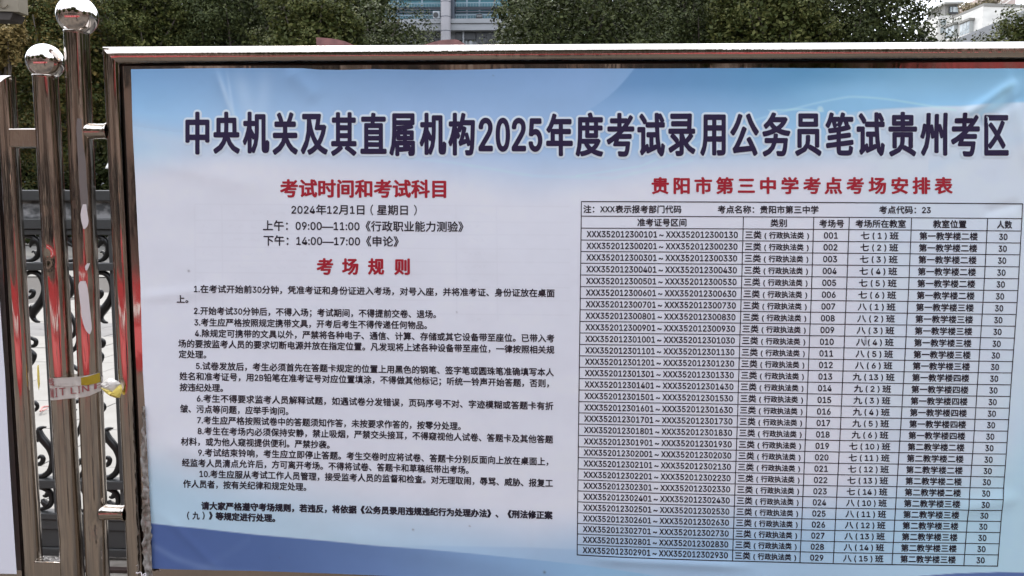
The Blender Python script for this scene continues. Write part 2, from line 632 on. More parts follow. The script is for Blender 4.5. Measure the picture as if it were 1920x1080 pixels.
# short legs down to the ground
for x, par in ((XR, rightleaf), (0.1, rightleaf), (-2.9, leftleaf)):
    steel_tube('frame_leg', (x, YT, 0), (x, YT, ZB - RT * 0.6), RT * 0.95, par)
steel_tube('frame_leg', (xF, YT, 0), (xF, YT, ZB - RT * 0.6), RT * 0.95, rightleaf)
steel_tube('frame_leg', (xL, YT, 0), (xL, YT, ZB - RT * 0.6), RT * 0.95, leftleaf)


def round_link(pya, pyb, xa, xb, parent):
    z0, z1 = float(at(185, pyb)[1]), float(at(185, pya)[1])
    r = (z1 - z0) / 2
    zc_ = (z0 + z1) / 2
    xa = xCz(zc_) + RP * 0.72
    L = xb - xa
    prof = [(0, 1.12), (0.03, 1.12), (0.10, 1.05), (0.17, 0.98), (0.5, 0.96), (0.83, 0.98), (0.90, 1.05), (0.97, 1.12), (1, 1.12)]
    n = 32
    V = []
    for t, s in prof:
        for q in range(n):
            a = 2 * math.pi * q / n
            V.append((xa + t * L, YT - math.cos(a) * r * s, zc_ + math.sin(a) * r * s))
    I = np.arange(len(prof) * n).reshape(len(prof), n)
    F = np.stack([I[:-1], np.roll(I, -1, 1)[:-1], np.roll(I, -1, 1)[1:], I[1:]], -1).reshape(-1, 4)
    mesh('connector', V, F, STEEL, parent, smooth=True)


round_link(230, 260, xC + RP * 0.72, xF - RT * 0.86, rightleaf)
round_link(950, 978, xC + RP * 0.72, xF - RT * 0.86, rightleaf)


def square_link(pya, pyb, xa, xb, parent):
    z0, z1 = float(at(60, pyb)[1]), float(at(60, pya)[1])
    xb = xBz(z0) - RP * 0.6
    Geo().box(xa, xb, YT - 0.018, YT + 0.018, z0, z1, 0.0025).out('connector', STEEL, parent)


square_link(241, 276, xL + RT * 0.6, xB - RP * 0.6, leftleaf)
square_link(1052, 1086, xL + RT * 0.6, xB - RP * 0.6, leftleaf)

# remains of protective film on the posts
def film(parent, x, rows, m, eps=0.0006, r=RP, name='film_remnant'):
    """rows: (py, px left, px right) measured on the post"""
    sp = smooth_path([(a, b, c) for a, b, c in rows], 4)
    V, cols = [], 7
    for py, a, b in sp:
        for k in range(cols):
            px = a + (b - a) * k / (cols - 1)
            X, Z = at(px, py, -0.012)
            x = xCz(float(Z))
            dx = float(np.clip((X - x) / r, -0.995, 0.995))
            an = math.asin(dx)
            e = eps + 0.0005 * random.random()
            V.append((x + (r + e) * math.sin(an), YT - (r + e) * math.cos(an), float(Z)))
    I = np.arange(len(V)).reshape(-1, cols)
    F = np.stack([I[:-1, :-1], I[1:, :-1], I[1:, 1:], I[:-1, 1:]], -1).reshape(-1, 4)
    mesh(name, V, F, m, parent, smooth=True)


film(rightleaf, xC, [(222, 144, 150), (240, 143, 151), (262, 144, 152), (300, 146, 156), (340, 148, 158), (372, 150, 160), (392, 152, 160)], FILM_OLD, 0.0005)
film(rightleaf, xC, [(383, 154, 158), (392, 152, 159), (402, 151, 160), (414, 152, 161), (424, 154, 160), (429, 155, 157)], FILM, 0.0012)
film(rightleaf, xC, [(494, 161, 164), (500, 158, 163), (507, 159, 161)], FILM, 0.0012)
film(rightleaf, xC, [(527, 151, 159), (535, 148, 161), (550, 149, 163), (575, 152, 165), (600, 155, 167), (618, 160, 168), (627, 165, 166)], FILM, 0.0012)

# ------------------------------------------------------------------ the notice
INK = mat('black_ink', lin((28, 27, 42)), rough=0.5)
INK_BOLD = mat('heavy_black_ink', lin((28, 28, 46)), rough=0.5)
INK_TITLE = mat('indigo_ink', lin((30, 18, 62)), rough=0.5)
INK_HALO = mat('pale_halo_print', (0.72, 0.86, 0.96), rough=0.5)
INK_RED = mat('red_ink', lin((168, 26, 46)), rough=0.5)

paper = bpy.data.materials.new('printed_paper')
paper.use_nodes = True
pt = paper.node_tree
pb = pt.nodes['Principled BSDF']
pb.inputs['Roughness'].default_value = 0.42
pb.inputs['Specular IOR Level'].default_value = 0.35
va = pt.nodes.new('ShaderNodeVertexColor')
va.layer_name = 'print'
pt.links.new(va.outputs[0], pb.inputs['Base Color'])


def relief(X, Z):
    """how far the sheet stands off the board (negative y is towards the viewer)"""
    h = (vnoise(X * 2.3 + 3, Z * 2.9 + 1) - 0.5) * 0.0040
    h = h + (vnoise(X * 6 + 13, Z * 5 + 8) - 0.5) * 0.0018
    h = h + (vnoise(X * 15 + Z * 9, Z * 13 + 4) - 0.5) * 0.0006
    h = h + (vnoise(X * 60 + 2, Z * 9 + 30) - 0.5) * 0.00012
    # radiating tension folds at the upper right corner and long soft folds elsewhere
    for (x0, z0, x1, z1, w, d) in FOLDS:
        ux, uz = x1 - x0, z1 - z0
        L = math.hypot(ux, uz)
        s = ((X - x0) * ux + (Z - z0) * uz) / L / L
        t = ((X - x0) * uz - (Z - z0) * ux) / L
        h = h + d * np.exp(-(t / w) ** 2) * np.clip(np.minimum(s, 1 - s) * 5, 0, 1)
    return -0.004 - h


def fold(a, b, w, d):
    (x0, z0), (x1, z1) = at(*a), at(*b)
    return (float(x0), float(z0), float(x1), float(z1), w, d * 1.6)


FOLDS = [fold((1790, 228), (1905, 150), 0.010, 0.0018), fold((1830, 235), (1925, 175), 0.012, -0.0013), fold((1700, 215), (1900, 205), 0.02, 0.0012),
         fold((1885, 120), (1930, 330), 0.012, 0.0015), fold((250, 300), (520, 355), 0.02, 0.0004), fold((405, 130), (455, 250), 0.012, 0.0010),
         fold((300, 820), (480, 900), 0.03, 0.0012), fold((1090, 1045), (1420, 1062), 0.012, 0.0016), fold((1790, 955), (1915, 930), 0.02, 0.0015),
         fold((430, 540), (250, 560), 0.015, 0.0008), fold((1840, 400), (1915, 380), 0.012, -0.0012), fold((600, 1000), (1050, 1075), 0.03, 0.0012),
         fold((300, 955), (420, 1075), 0.012, 0.0007), fold((540, 128), (600, 190), 0.02, 0.0012)]

NX, NZ = 890, 470
U = np.linspace(0, 1, NX)
Vv = np.linspace(0, 1, NZ)
uu, vv = np.meshgrid(U, Vv, indexing='ij')
pyy = 130 + vv * (1066 - 130)
le = np.interp(pyy, [130, 250, 330, 400, 470, 540, 620, 700, 760, 830, 900, 980, 1066], [247.5, 251, 255, 258, 261, 264.5, 267, 270, 274, 278, 281, 285, 287])
re_ = 2022 - 0.075 * (pyy - 130)
pxx = le + uu * (re_ - le)
topoff = np.interp(pxx, [247, 400, 520, 570, 600, 640, 700, 820, 900, 960, 1200, 1440, 1700, 1952], [0.5, -1.5, -1.5, -1, 1.5, 2, 0.5, 2, 1, -1, -1, -2, -1, -1])
botoff = np.interp(pxx, [280, 330, 480, 960, 1952], [-2, 0, 3, 22, 48])
pyy = pyy + topoff * (1 - vv) + botoff * vv
GX, GZ = at(pxx, pyy)
GY = relief(GX, GZ)
# sheet lies closer to the board along its taped edges
GY = GY + 0.0


def blend(c0, c1, t):
    t = np.clip(t, 0, 1)[..., None]
    return c0 * (1 - t) + c1 * t


def A(*c):
    return np.array(c, float)


def sst(x, a, b):
    t = np.clip((x - a) / (b - a), 0, 1)
    return t * t * (3 - 2 * t)


def ip(x, xs, ys):
    return np.interp(x, xs, ys)


def colour_field(px, py):  # print colours, with a mild vertical falloff of daylight left in them
    sh = px.shape
    # blue head fading to lavender white
    top = np.stack([ip(px, [247, 500, 800, 1100, 1500, 1900], v) for v in ([112, 116, 114, 126, 112, 120], [150, 146, 144, 156, 160, 164], [196, 188, 188, 202, 198, 200])], -1)
    mid = np.stack([ip(px, [247, 500, 800, 1100, 1500, 1900], v) for v in ([142, 156, 156, 150, 146, 150], [184, 184, 180, 178, 184, 188], [228, 222, 220, 218, 222, 218])], -1)
    white = A(206, 205, 222) + 0 * top
    y1 = ip(px, [247, 700, 1100, 1900], [215, 235, 250, 210])
    y2 = ip(px, [247, 420, 700, 1000, 1300, 1600, 1900], [360, 320, 345, 400, 350, 330, 290])
    c = blend(top, mid, (py - 135) / (y1 - 135))
    c = blend(c, white, sst(py, y1, y2) * 0.999)
    # grey-blue cloud wave under the left of the headline
    wv = py - (250 + 22 * np.sin((px - 260) / 90.0))
    c = blend(c, A(186, 196, 218), 0.55 * np.exp(-(wv / 22) ** 2) * (1 - sst(px, 430, 620)))
    wv = py - ip(px, [247, 330, 420, 520], [236, 248, 256, 262])
    c = blend(c, A(158, 180, 212), 0.5 * (wv < 0) * np.exp(wv / 26) * (1 - sst(px, 430, 600)))
    # light rays at upper left
    for a, b, w, s in (((405, 120), (450, 250), 5, .35), ((445, 120), (480, 260), 16, .25), ((500, 120), (488, 260), 14, .18), ((425, 120), (440, 215), 3, .25)):
        x_ = a[0] + (py - a[1]) / (b[1] - a[1]) * (b[0] - a[0])
        c = blend(c, A(205, 216, 238), s * np.exp(-((px - x_) / w) ** 2) * (1 - sst(py, 200, 270)) * sst(py, 118, 170))
    # darker blue sweep right of a curved edge
    ex = ip(py, [125, 150, 165, 180, 195, 210, 225, 250, 290], [1192, 1172, 1158, 1142, 1122, 1098, 1070, 1020, 930])
    side = sst(px, ex - 0.8, ex + 1.6)
    c = blend(c, c * A(0.80, 0.87, 0.92), side * (1 - sst(py, 130, 240)) * (1 - sst(px - ex, 250, 560)) * 1.2)
    c = blend(c, A(134, 168, 214), side * 0.35 * sst(py, 150, 215) * (1 - sst(py, 230, 300)) * (1 - sst(px, 1300, 1500)))
    # bright cyan blue lens shape on the right
    lo = ip(px, [1400, 1560, 1640, 1760, 1800, 1860, 1952], [262, 216, 205, 199, 199, 194, 190])
    c = blend(c, A(196, 204, 224), sst(py, lo - 2, lo + 3) * sst(px, 1560, 1680) * 0.85)
    c = blend(c, A(136, 182, 222), (1 - sst(py, lo - 3, lo + 1)) * sst(px, 1430, 1600) * sst(py, 140, 185) * 0.75)
    # curl at far right
    x_ = ip(py, [130, 150, 175, 195, 225], [1905, 1880, 1862, 1850, 1800])
    c = blend(c, A(150, 192, 228), 0.8 * np.exp(-((px - x_ - 20) / 22) ** 2) * (1 - sst(py, 195, 240)) * sst(py, 135, 160))
    # thin light curves
    def curve(xs, ys, w, s, col=A(178, 212, 244)):
        nonlocal c
        y_ = ip(px, xs, ys)
        m = (px > xs[0]) & (px < xs[-1])
        c = blend(c, col, s * np.exp(-((py - y_) / w) ** 2) * m)
    xs = np.linspace(1370, 1790, 60)
    tt = (xs - 1370) / 420
    curve(xs, 240 - 66 * np.sin(np.clip(tt * 1.30, 0, 1) * math.pi / 2) + 33 * np.clip(tt - 0.53, 0, 1) / 0.47, 2.2, 0.45)
    curve([1440, 1500, 1545], [208, 205, 209], 1.8, 0.6)
    dd = np.hypot(px - 1537, py - 205)
    c = blend(c, A(190, 212, 238), 0.7 * (1 - sst(dd, 3, 8)))
    curve([1080, 1200, 1320, 1400], [330, 312, 262, 232], 1.8, 0.35)
    curve([700, 850, 1000, 1150, 1300], [290, 305, 330, 334, 300], 3, 0.22)
    curve([1740, 1800, 1860, 1952], [312, 292, 270, 250], 14, 0.35, A(178, 196, 222))
    # lavender body to light blue foot
    yb = ip(px, [247, 400, 700, 1000, 1300, 1600, 1850, 1952], [860, 900, 965, 1015, 985, 950, 905, 820])
    foot = np.stack([ip(px, [247, 600, 1000, 1300, 1700, 1952], v) for v in ([168, 172, 150, 152, 166, 172], [194, 192, 176, 178, 194, 202], [220, 216, 210, 212, 222, 226])], -1)
    c = blend(c, foot, sst(py, yb - 70, yb + 60) * 0.95)
    c = blend(c, A(172, 198, 222), sst(px, 1830, 1930) * sst(py, 560, 900) * 0.7)
    # second paler fold band near x 760..1080
    e2 = ip(px, [690, 760, 880, 1000, 1090, 1300], [1030, 1020, 1022, 1024, 1028, 1060])
    c = blend(c, A(142, 168, 204), sst(py, e2 - 1, e2 + 3) * sst(px, 690, 860) * (1 - sst(px, 1050, 1200)) * 0.5)
    # dark blue wave along the bottom
    e1 = ip(px, [247, 287, 380, 480, 600, 700, 800, 900, 1000, 1100, 1250], [976, 980, 990, 1001, 1012, 1021, 1028, 1037, 1047, 1058, 1080])
    wave = np.stack([ip(px, [247, 500, 700, 850, 1000, 1150], v) for v in ([72, 78, 98, 116, 130, 140], [92, 100, 122, 142, 160, 176], [148, 152, 172, 186, 200, 212])], -1)
    c = blend(c, wave, sst(py, e1 - 1, e1 + 1.5))
    curve([287, 330, 380, 430, 520], [1020, 1045, 1062, 1072, 1078], 7, 0.35, A(120, 140, 185))
    curve([360, 400, 440, 470], [1075, 1055, 1030, 1010], 9, 0.10, A(120, 140, 185))
    e3 = ip(px, [1560, 1700, 1790, 1870, 1952], [1100, 1081, 1074, 1071.5, 1073])
    c = blend(c, A(86, 106, 160), sst(py, e3 - 1, e3 + 1) * (px > 1560))
    # faint show-through of an older table under the left column
    gh = np.zeros(sh)
    for yl in (383, 413, 437, 463, 488, 511, 535, 560, 586):
        gh = np.maximum(gh, np.exp(-((py - yl - (px - 366) * 0.006) / 1.1) ** 2) * (px > 366) * (px < 1068))
    for xl in (366, 417, 855, 931):
        gh = np.maximum(gh, np.exp(-((px - xl - (py - 383) * 0.01) / 1.3) ** 2) * (py > 383) * (py < 600))
    blot = (vnoise(px / 4.5, py / 3.5) > 0.62) * (np.abs(((py - 372) % 25) - 2) < 4) * (py > 380) * (py < 600) * (((px > 430) & (px < 700)) | ((px > 870) & (px < 910)) | ((px > 380) & (px < 400)))
    c = c * (1 - 0.016 * gh - 0.010 * blot)[..., None]
    # uneven print, specks and faint smudges
    c = c * (1 + 0.020 * (vnoise(px / 60 + 3, py / 40) - 0.5) + 0.010 * (vnoise(px / 14, py / 12) - 0.5))[..., None]
    for sx, sy, r_, s in ((355, 508, 2, .5), (775, 992, 1.6, .6), (881, 985, 1.3, .5), (1021, 1071, 2.2, .7), (1478, 934, 2.2, .6), (1475, 930, 1.6, .5), (857, 585, 1.4, .35), (925, 142, 1.2, .4), (1621, 638, 2.6, .75), (1621, 643, 2.4, .75), (1621, 632, 2.0, .6), (1575, 786, 1.4, .4), (1627, 628, 1.2, .4), (525, 1045, 1.2, .3)):
        c = blend(c, A(70, 68, 78), s * np.exp(-(((px - sx) / r_) ** 2 + ((py - sy) / r_) ** 2)))
    return c


PRINT_K = np.array([1.28, 1.385, 1.27])
fld = colour_field(pxx, pyy)
alb = np.clip(npsrgb(np.clip(fld, 0, 255)) * PRINT_K, 0.01, 0.93)
P3 = np.stack([GX, GY, GZ], -1).reshape(-1, 3)
I = np.arange(NX * NZ).reshape(NX, NZ)
F = np.stack([I[:-1, :-1], I[:-1, 1:], I[1:, 1:], I[1:, :-1]], -1).reshape(-1, 4)
noticeT = thing('exam_notice', 'large blue and white printed exam notice with Chinese headline and room table', 'notice', (float(at(960, 600)[0]), 0, float(at(960, 1060)[1])))
sheet_o = mesh('paper_sheet', P3, F, paper, noticeT, smooth=True)
ca = sheet_o.data.color_attributes.new('print', 'FLOAT_COLOR', 'POINT')
ca.data.foreach_set('color', np.concatenate([alb.reshape(-1, 3), np.ones((NX * NZ, 1))], 1).astype(np.float32).ravel())

# ---- lettering
FD = bpy.utils.system_resource('DATAFILES', path='fonts')
FONTS = {}
FONTS['cjk'] = None      # Blender's own font falls back to its built-in CJK face
for k, fn in (('lat', 'Inter.woff2'),):
    try:
        FONTS[k] = bpy.data.fonts.load(os.path.join(FD, fn))
    except Exception:
        FONTS[k] = None
_cache = {}


def run_mesh(s, font, res):
    cu = bpy.data.curves.new('lettering', 'FONT')
    cu.body = s
    cu.size = 1
    cu.resolution_u = res
    if FONTS[font]:
        cu.font = FONTS[font]
    o = bpy.data.objects.new('lettering', cu)
    me = bpy.data.meshes.new_from_object(o)
    n = len(me.vertices)
    V = np.empty(n * 3)
    me.vertices.foreach_get('co', V)
    V = V.reshape(-1, 3)[:, :2]
    F = [tuple(p.vertices) for p in me.polygons]
    bpy.data.objects.remove(o)
    bpy.data.meshes.remove(me)
    bpy.data.curves.remove(cu)
    return V, F


def _span(s, font):
    v, _ = run_mesh(s, font, 1)
    return v[:, 0].min(), v[:, 0].max(), v[:, 1].min(), v[:, 1].max()


EM = _span('国国', 'cjk')[1] - _span('国', 'cjk')[1]
_g, _d = _span('国', 'cjk'), _span('0', 'lat')
LATK = 0.80 * (_g[3] - _g[2]) / (_d[3] - _d[2])          # digits against Chinese characters
LATY = (_g[2] + _g[3]) / 2 - LATK * (_d[2] + _d[3]) / 2


def glyphs(s, font, res=2):
    key = (s, font, res)
    if key in _cache:
        return _cache[key]
    if font == 'lat':
        _cache[key] = run_mesh(s, 'lat', res)
        return _cache[key]
    runs = []
    for ch in s:
        lat = ord(ch) < 128
        if runs and runs[-1][0] == lat:
            runs[-1][1] += ch
        else:
            runs.append([lat, ch])
    x, Vs, Fs, nb = 0.0, [], [], 0
    for lat, t in runs:
        V, F = run_mesh(t, 'lat' if lat else 'cjk', res)
        V = V.copy()
        if lat:
            kx = LATK * 0.93
            m0, m1 = V[:, 0].min() * kx, V[:, 0].max() * kx
            V[:, 0] = V[:, 0] * kx - m0 + x + 0.06 * EM
            V[:, 1] = V[:, 1] * LATK + LATY
            x += m1 - m0 + 0.12 * EM
            if t[0] == '(':
                V[:, 0] += 0.27 * EM
                x += 0.54 * EM
        else:
            V[:, 0] += x
            x += EM * len(t)
        Vs.append(V)
        Fs += [tuple(i + nb for i in f) for f in F]
        nb += len(V)
    _cache[key] = (np.concatenate(Vs), Fs)
    return _cache[key]


REF = {}
for k, s in (('cjk', '国'), ('lat', '0')):
    v, _ = glyphs(s, k)
    REF[k] = (v[:, 1].min(), v[:, 1].max())


def write(name, s, xa, ya, xb, yb, h, m, font='cjk', ref=None, bold=(0.0, 1), layer=0.0005, res=2, bow=0.0, shear=0.0, parent=None, geo=None, sq=1.0, sub=None):
    """letter s from (xa, ya) to (xb, yb) (centre line, photo pixels), h high; bold=(spread px, copies)"""
    V, F = glyphs(s, font, res)
    y0, y1 = REF[ref or font]
    x0, x1 = V[:, 0].min(), V[:, 0].max()
    if sub:
        bm = bmesh.new()
        bv = [bm.verts.new((a, b, 0)) for a, b in V]
        for f in F:
            try:
                bm.faces.new([bv[i] for i in f])
            except ValueError:
                pass
        es = [e for e in bm.edges if e.calc_length() > sub]
        bmesh.ops.subdivide_edges(bm, edges=es, cuts=2)
        bmesh.ops.triangulate(bm, faces=bm.faces[:])
        bm.verts.index_update()
        V = np.array([v.co[:2] for v in bm.verts])
        F = [tuple(v.index for v in f.verts) for f in bm.faces]
        bm.free()
    u = (V[:, 0] - x0) / (x1 - x0)
    w = (V[:, 1] - y0) / (y1 - y0) - 0.5
    outV, outF = [], []
    sp, n = bold
    offs = [(0, 0)] + ([(sp * math.cos(2 * math.pi * k / (n - 1)), sp * sq * math.sin(2 * math.pi * k / (n - 1))) for k in range(n - 1)] if n > 1 else [])
    ins = sp
    for k, (ox, oy) in enumerate(offs):
        px = xa + ins * 0 + u * (xb - xa) + ox + shear * w * h
        py = ya + u * (yb - ya) - w * h + oy + bow * 4 * u * (1 - u)
        X, Z = at(px, py)
        Y = relief(X, Z) - layer - 0.000025 * k
        b = sum(len(a) for a in outV)
        outV.append(np.stack([X, Y, Z], -1))
        outF += [tuple(i + b for i in f) for f in F]
    VV = np.concatenate(outV)
    if geo is not None:
        b = sum(len(a) for a in geo[0])
        geo[0].append(VV)
        geo[1].extend([tuple(i + b for i in f) for f in outF])
        return
    return mesh(name, VV, outF, m, parent or noticeT)


# headline: (glyph, centre x, width)
head = [('中', 372.5, 45, 210, 290), ('央', 427, 50, 210, 289), ('机', 482, 50, 210, 288), ('关', 536.5, 48, 211, 291), ('及', 591, 51, 214, 291), ('其', 646, 48, 211, 293), ('直', 701.5, 49, 212, 289),
        ('属', 755, 48, 213, 293), ('机', 812.5, 50, 212, 291), ('构', 866, 50, 212, 292), ('2', 911, 27, 221, 284), ('0', 943, 27, 221, 285), ('2', 973, 27, 221, 284), ('5', 1004, 26, 222, 285),
        ('年', 1049, 50, 213, 293), ('度', 1105, 52, 211, 294), ('考', 1163, 52, 212, 294), ('试', 1220.5, 52, 212, 294), ('录', 1278, 51, 213, 293), ('用', 1336, 48, 215, 293), ('公', 1395, 54, 213, 293), ('务', 1454.5, 53, 211, 294),
        ('员', 1514, 50, 213, 293), ('笔', 1572.5, 53, 211, 292), ('试', 1631, 53, 211, 293), ('贵', 1691, 54, 210, 294), ('州', 1749, 51, 212, 293), ('考', 1808, 54, 212, 294), ('区', 1866, 46, 216, 292)]
for ch, cx, w_, ya, yb in head:
    V, _ = glyphs(ch, 'cjk', 3)
    gy0, gy1 = V[:, 1].min(), V[:, 1].max()
    for kind_, m_, lay, sp, n_ in (('halo', INK_HALO, 0.0004, 6.2, 17), ('ink', INK_TITLE, 0.0011, 2.1, 13)):
        geo = ([], [])
        ins = 2.1
        REF['tmp'] = (gy0, gy1)
        aa = (cx - w_ / 2 + ins, (ya + yb) / 2, cx + w_ / 2 - ins, (ya + yb) / 2)
        write('x', ch, *aa, (yb - ya) - 2 * ins, m_, 'cjk', 'tmp', (sp, n_), lay, 3, geo=geo, sub=0.22)
        if kind_ == 'halo':
            write('x', ch, *aa, (yb - ya) - 2 * ins, m_, 'cjk', 'tmp', (4.2, 13), lay + 0.00002, 3, geo=geo, sub=0.22)
        else:
            write('x', ch, *aa, (yb - ya) - 2 * ins, m_, 'cjk', 'tmp', (1.1, 9), lay + 0.00002, 3, geo=geo, sub=0.22)
        mesh('headline_halo' if kind_ == 'halo' else 'headline_character', np.concatenate(geo[0]), geo[1], m_, noticeT)


def fit(name, s, xa, ya, xb, yb, h, m, **k):
    return write(name, s, xa, ya, xb, yb, h, m, **k)


RB = dict(bold=(1.25, 9), sq=0.75, res=3)
fit('red_heading', '考试时间和考试科目', 527.5, 354, 836, 355, 31, INK_RED, **RB)
fit('red_heading', '考', 596, 500, 625, 500, 28, INK_RED, **RB)
fit('red_heading', '场', 643.5, 500, 672, 500, 28, INK_RED, **RB)
fit('red_heading', '规', 692, 500, 720, 500, 28, INK_RED, **RB)
fit('red_heading', '则', 741, 500.5, 768, 500.5, 28, INK_RED, **RB)
rr = '贵阳市第三中学考点考场安排表'
cxs = [1237.5, 1277.5, 1318, 1358, 1398.5, 1439, 1480, 1521, 1561, 1602, 1643.5, 1685.5, 1726, 1767.5]
for ch, c_ in zip(rr, cxs):
    V, _ = glyphs(ch, 'cjk', 3)
    fw = (V[:, 0].max() - V[:, 0].min())
    k_ = 30.5 / (REF['cjk'][1] - REF['cjk'][0]) * 0.98
    fit('red_heading', ch, c_ - fw * k_ / 2, 348.8, c_ + fw * k_ / 2, 348.8, 28.5, INK_RED, **RB)
SM = dict(bold=(0.48, 4))
fit('date_text', '2024年12月1日', 548, 393.4, 684, 393.7, 17.5, INK, **SM)
fit('bracket', '（', 695.5, 394, 700.5, 394, 18, INK, bold=(0.25, 4))
fit('date_text', '星期日', 708, 394, 765, 394.3, 17.5, INK, **SM)
fit('bracket', '）', 777, 394.4, 782, 394.4, 18, INK, bold=(0.25, 4))
fit('text_line', '上午：09:00—11:00《行政职业能力测验》', 494.5, 423, 869, 425.5, 18, INK, **SM)
fit('text_line', '下午：14:00—17:00《申论》', 495.5, 451, 748, 453, 18, INK, **SM)
RULES = [
    ('1.在考试开始前30分钟，凭准考证和身份证进入考场，对号入座，并将准考证、身份证放在桌面', 365.5, 541.5, 1039.5, 549.5),
    ('上。', 333, 560.5, 354, 561),
    ('2.开始考试30分钟后，不得入场；考试期间，不得提前交卷、退场。', 365, 582.5, 818, 589),
    ('3.考生应严格按照规定携带文具，开考后考生不得传递任何物品。', 366, 604, 801, 609.5),
    ('4.除规定可携带的文具以外，严禁将各种电子、通信、计算、存储或其它设备带至座位。已带入考', 367, 624.5, 1039, 634),
    ('场的要按监考人员的要求切断电源并放在指定位置。凡发现将上述各种设备带至座位，一律按照相关规', 336, 643.8, 1039, 655.3),
    ('定处理。', 337, 663.5, 388, 664.5),
    ('5.试卷发放后，考生必须首先在答题卡规定的位置上用黑色的钢笔、签字笔或圆珠笔准确填写本人', 369.3, 685.6, 1038, 697.4),
    ('姓名和准考证号，用2B铅笔在准考证号对应位置填涂，不得做其他标记；听统一铃声开始答题，否则，', 338.7, 704.6, 1029, 718),
    ('按违纪处理。', 339, 725.3, 419.6, 726.8),
    ('6.考生不得要求监考人员解释试题，如遇试卷分发错误，页码序号不对、字迹模糊或答题卡有折', 371.3, 746, 1037.3, 760.6),
    ('皱、污点等问题，应举手询问。', 340.2, 765, 541.5, 770.6),
    ('7.考生应严格按照试卷中的答题须知作答，未按要求作答的，按零分处理。', 372.3, 786.5, 864, 798.5),
    ('8.考生在考场内必须保持安静，禁止吸烟，严禁交头接耳，不得窥视他人试卷、答题卡及其他答题', 373.2, 806.7, 1036.6, 823),
    ('材料，或为他人窥视提供便利。严禁抄袭。', 342.4, 826, 618.6, 833.2),
    ('9.考试结束铃响，考生应立即停止答题。考生交卷时应将试卷、答题卡分别反面向上放在桌面上，', 374.7, 846.7, 1027.9, 864.5),
    ('经监考人员清点允许后，方可离开考场。不得将试卷、答题卡和草稿纸带出考场。', 344.1, 865.5, 878.7, 880.5),
    ('10.考生应服从考试工作人员管理，接受监考人员的监督和检查。对无理取闹，辱骂、威胁、报复工', 376.6, 886.8, 1036.4, 905),
    ('作人员者，按有关纪律和规定处理。', 345.8, 905.6, 574.8, 912.3)]
for s, xa, ya, xb, yb in RULES:
    fit('text_line', s, xa, ya, xb, yb, 14.0, INK, **SM)
fit('text_line', '请大家严格遵守考场规则，若违反，将依据《公务员录用违规违纪行为处理办法》、《刑法修正案', 379.5, 947, 1035.5, 964.7, 13.6, INK_BOLD, bold=(0.75, 7))
for s_, xa_t, xb_t in (('（', 352.8, 356.2), ('九', 362.8, 375.5), ('）', 381.5, 384.9), ('》', 393.6, 399.8)):
    fit('bracket' if s_ != '九' else 'text_line', s_, xa_t, 965.6, xb_t, 965.8, 13.6, INK_BOLD, bold=(0.5, 6))
fit('text_line', '等规定进行处理。', 406.2, 966.6, 516.7, 970.6, 13.6, INK_BOLD, bold=(0.75, 7))

# ---- table
YLc = [378, 405.2, 427.6, 449.8, 471.4, 493.1, 515.1, 536.9, 558.8, 580.1, 601.9, 623.4, 644.9, 666.2, 687.5, 708.8, 730.1, 751.9, 773, 793.8, 815.2, 836.5, 856.6, 877.7, 898.5, 918.9, 939.3, 959.7, 979.6, 999.3, 1019.2, 1038.4]
YRc = [382.2, 409.8, 433, 455.4, 477.4, 499.9, 522.1, 544.3, 566.7, 588.9, 610.9, 633.1, 655.3, 677.1, 698.4, 720.6, 742.4, 764.2, 785.7, 807.2, 828.6, 849.9, 871.7, 892.7, 913.6, 934.7, 955.3, 976.1, 996.9, 1018, 1038.8, 1059.9]
CT = [([378, 550, 800, 1038], [1090, 1087.9, 1084.6, 1082]), ([407, 550, 800, 1048], [1392.8, 1388.6, 1381.2, 1372.4]), ([407, 550, 800, 1052], [1524.3, 1519.4, 1509.7, 1498.6]),
      ([407, 550, 800, 1055], [1590.8, 1585, 1574.1, 1560.7]), ([409, 550, 800, 1056], [1707.5, 1701, 1687.1, 1671.3]), ([410, 550, 800, 1058], [1849.4, 1841.3, 1825.1, 1805.6]),
      ([382, 550, 800, 1060], [1915.1, 1905.2, 1887.8, 1868.4])]


def colx(i, y):
    ys, xs = CT[i]
    return np.interp(y, ys, xs)


def rowy(r, x):
    """height of rule r at x, with the sag of the sheet"""
    ya, yb = YLc[r], YRc[r]
    xl, xr = colx(0, ya), colx(6, yb)
    t = (x - xl) / (xr - xl)
    sag = -0.6 + 4.2 * (r / 31.0) ** 2
    return ya + (yb - ya) * t + sag * 4 * t * (1 - t)


def ribbon(pts, w):
    """thin printed rule along pixel points"""
    p = np.array(pts, float)
    d = np.gradient(p, axis=0)
    d /= np.linalg.norm(d, axis=1)[:, None]
    nrm = np.stack([-d[:, 1], d[:, 0]], 1) * w / 2
    V = []
    for q in (p - nrm, p + nrm):
        X, Z = at(q[:, 0], q[:, 1])
        V.append(np.stack([X, relief(X, Z) - 0.0005, Z], -1))
    n = len(p)
    F = [(i, i + 1, n + i + 1, n + i) for i in range(n - 1)]
    return np.concatenate(V), F


for r in range(32):
    xs = np.linspace(colx(0, YLc[r]) - 0.7, colx(6, YRc[r]) + 0.7, 60)
    V, F_ = ribbon([(x, rowy(r, x)) for x in xs], 1.5 if 0 < r < 31 else 1.8)
    mesh('table_rule', V, F_, INK, noticeT)
for c_ in range(7):
    r0 = 0 if c_ in (0, 6) else 1
    pts = []
    ys0 = rowy(r0, colx(c_, 400))
    ys1 = rowy(31, colx(c_, 1050))
    for y in np.linspace(ys0, ys1, 60):
        pts.append((colx(c_, y), y))
    V, F_ = ribbon(pts, 1.6)
    V[:, 1] -= 0.00005
    mesh('table_rule', V, F_, INK, noticeT)

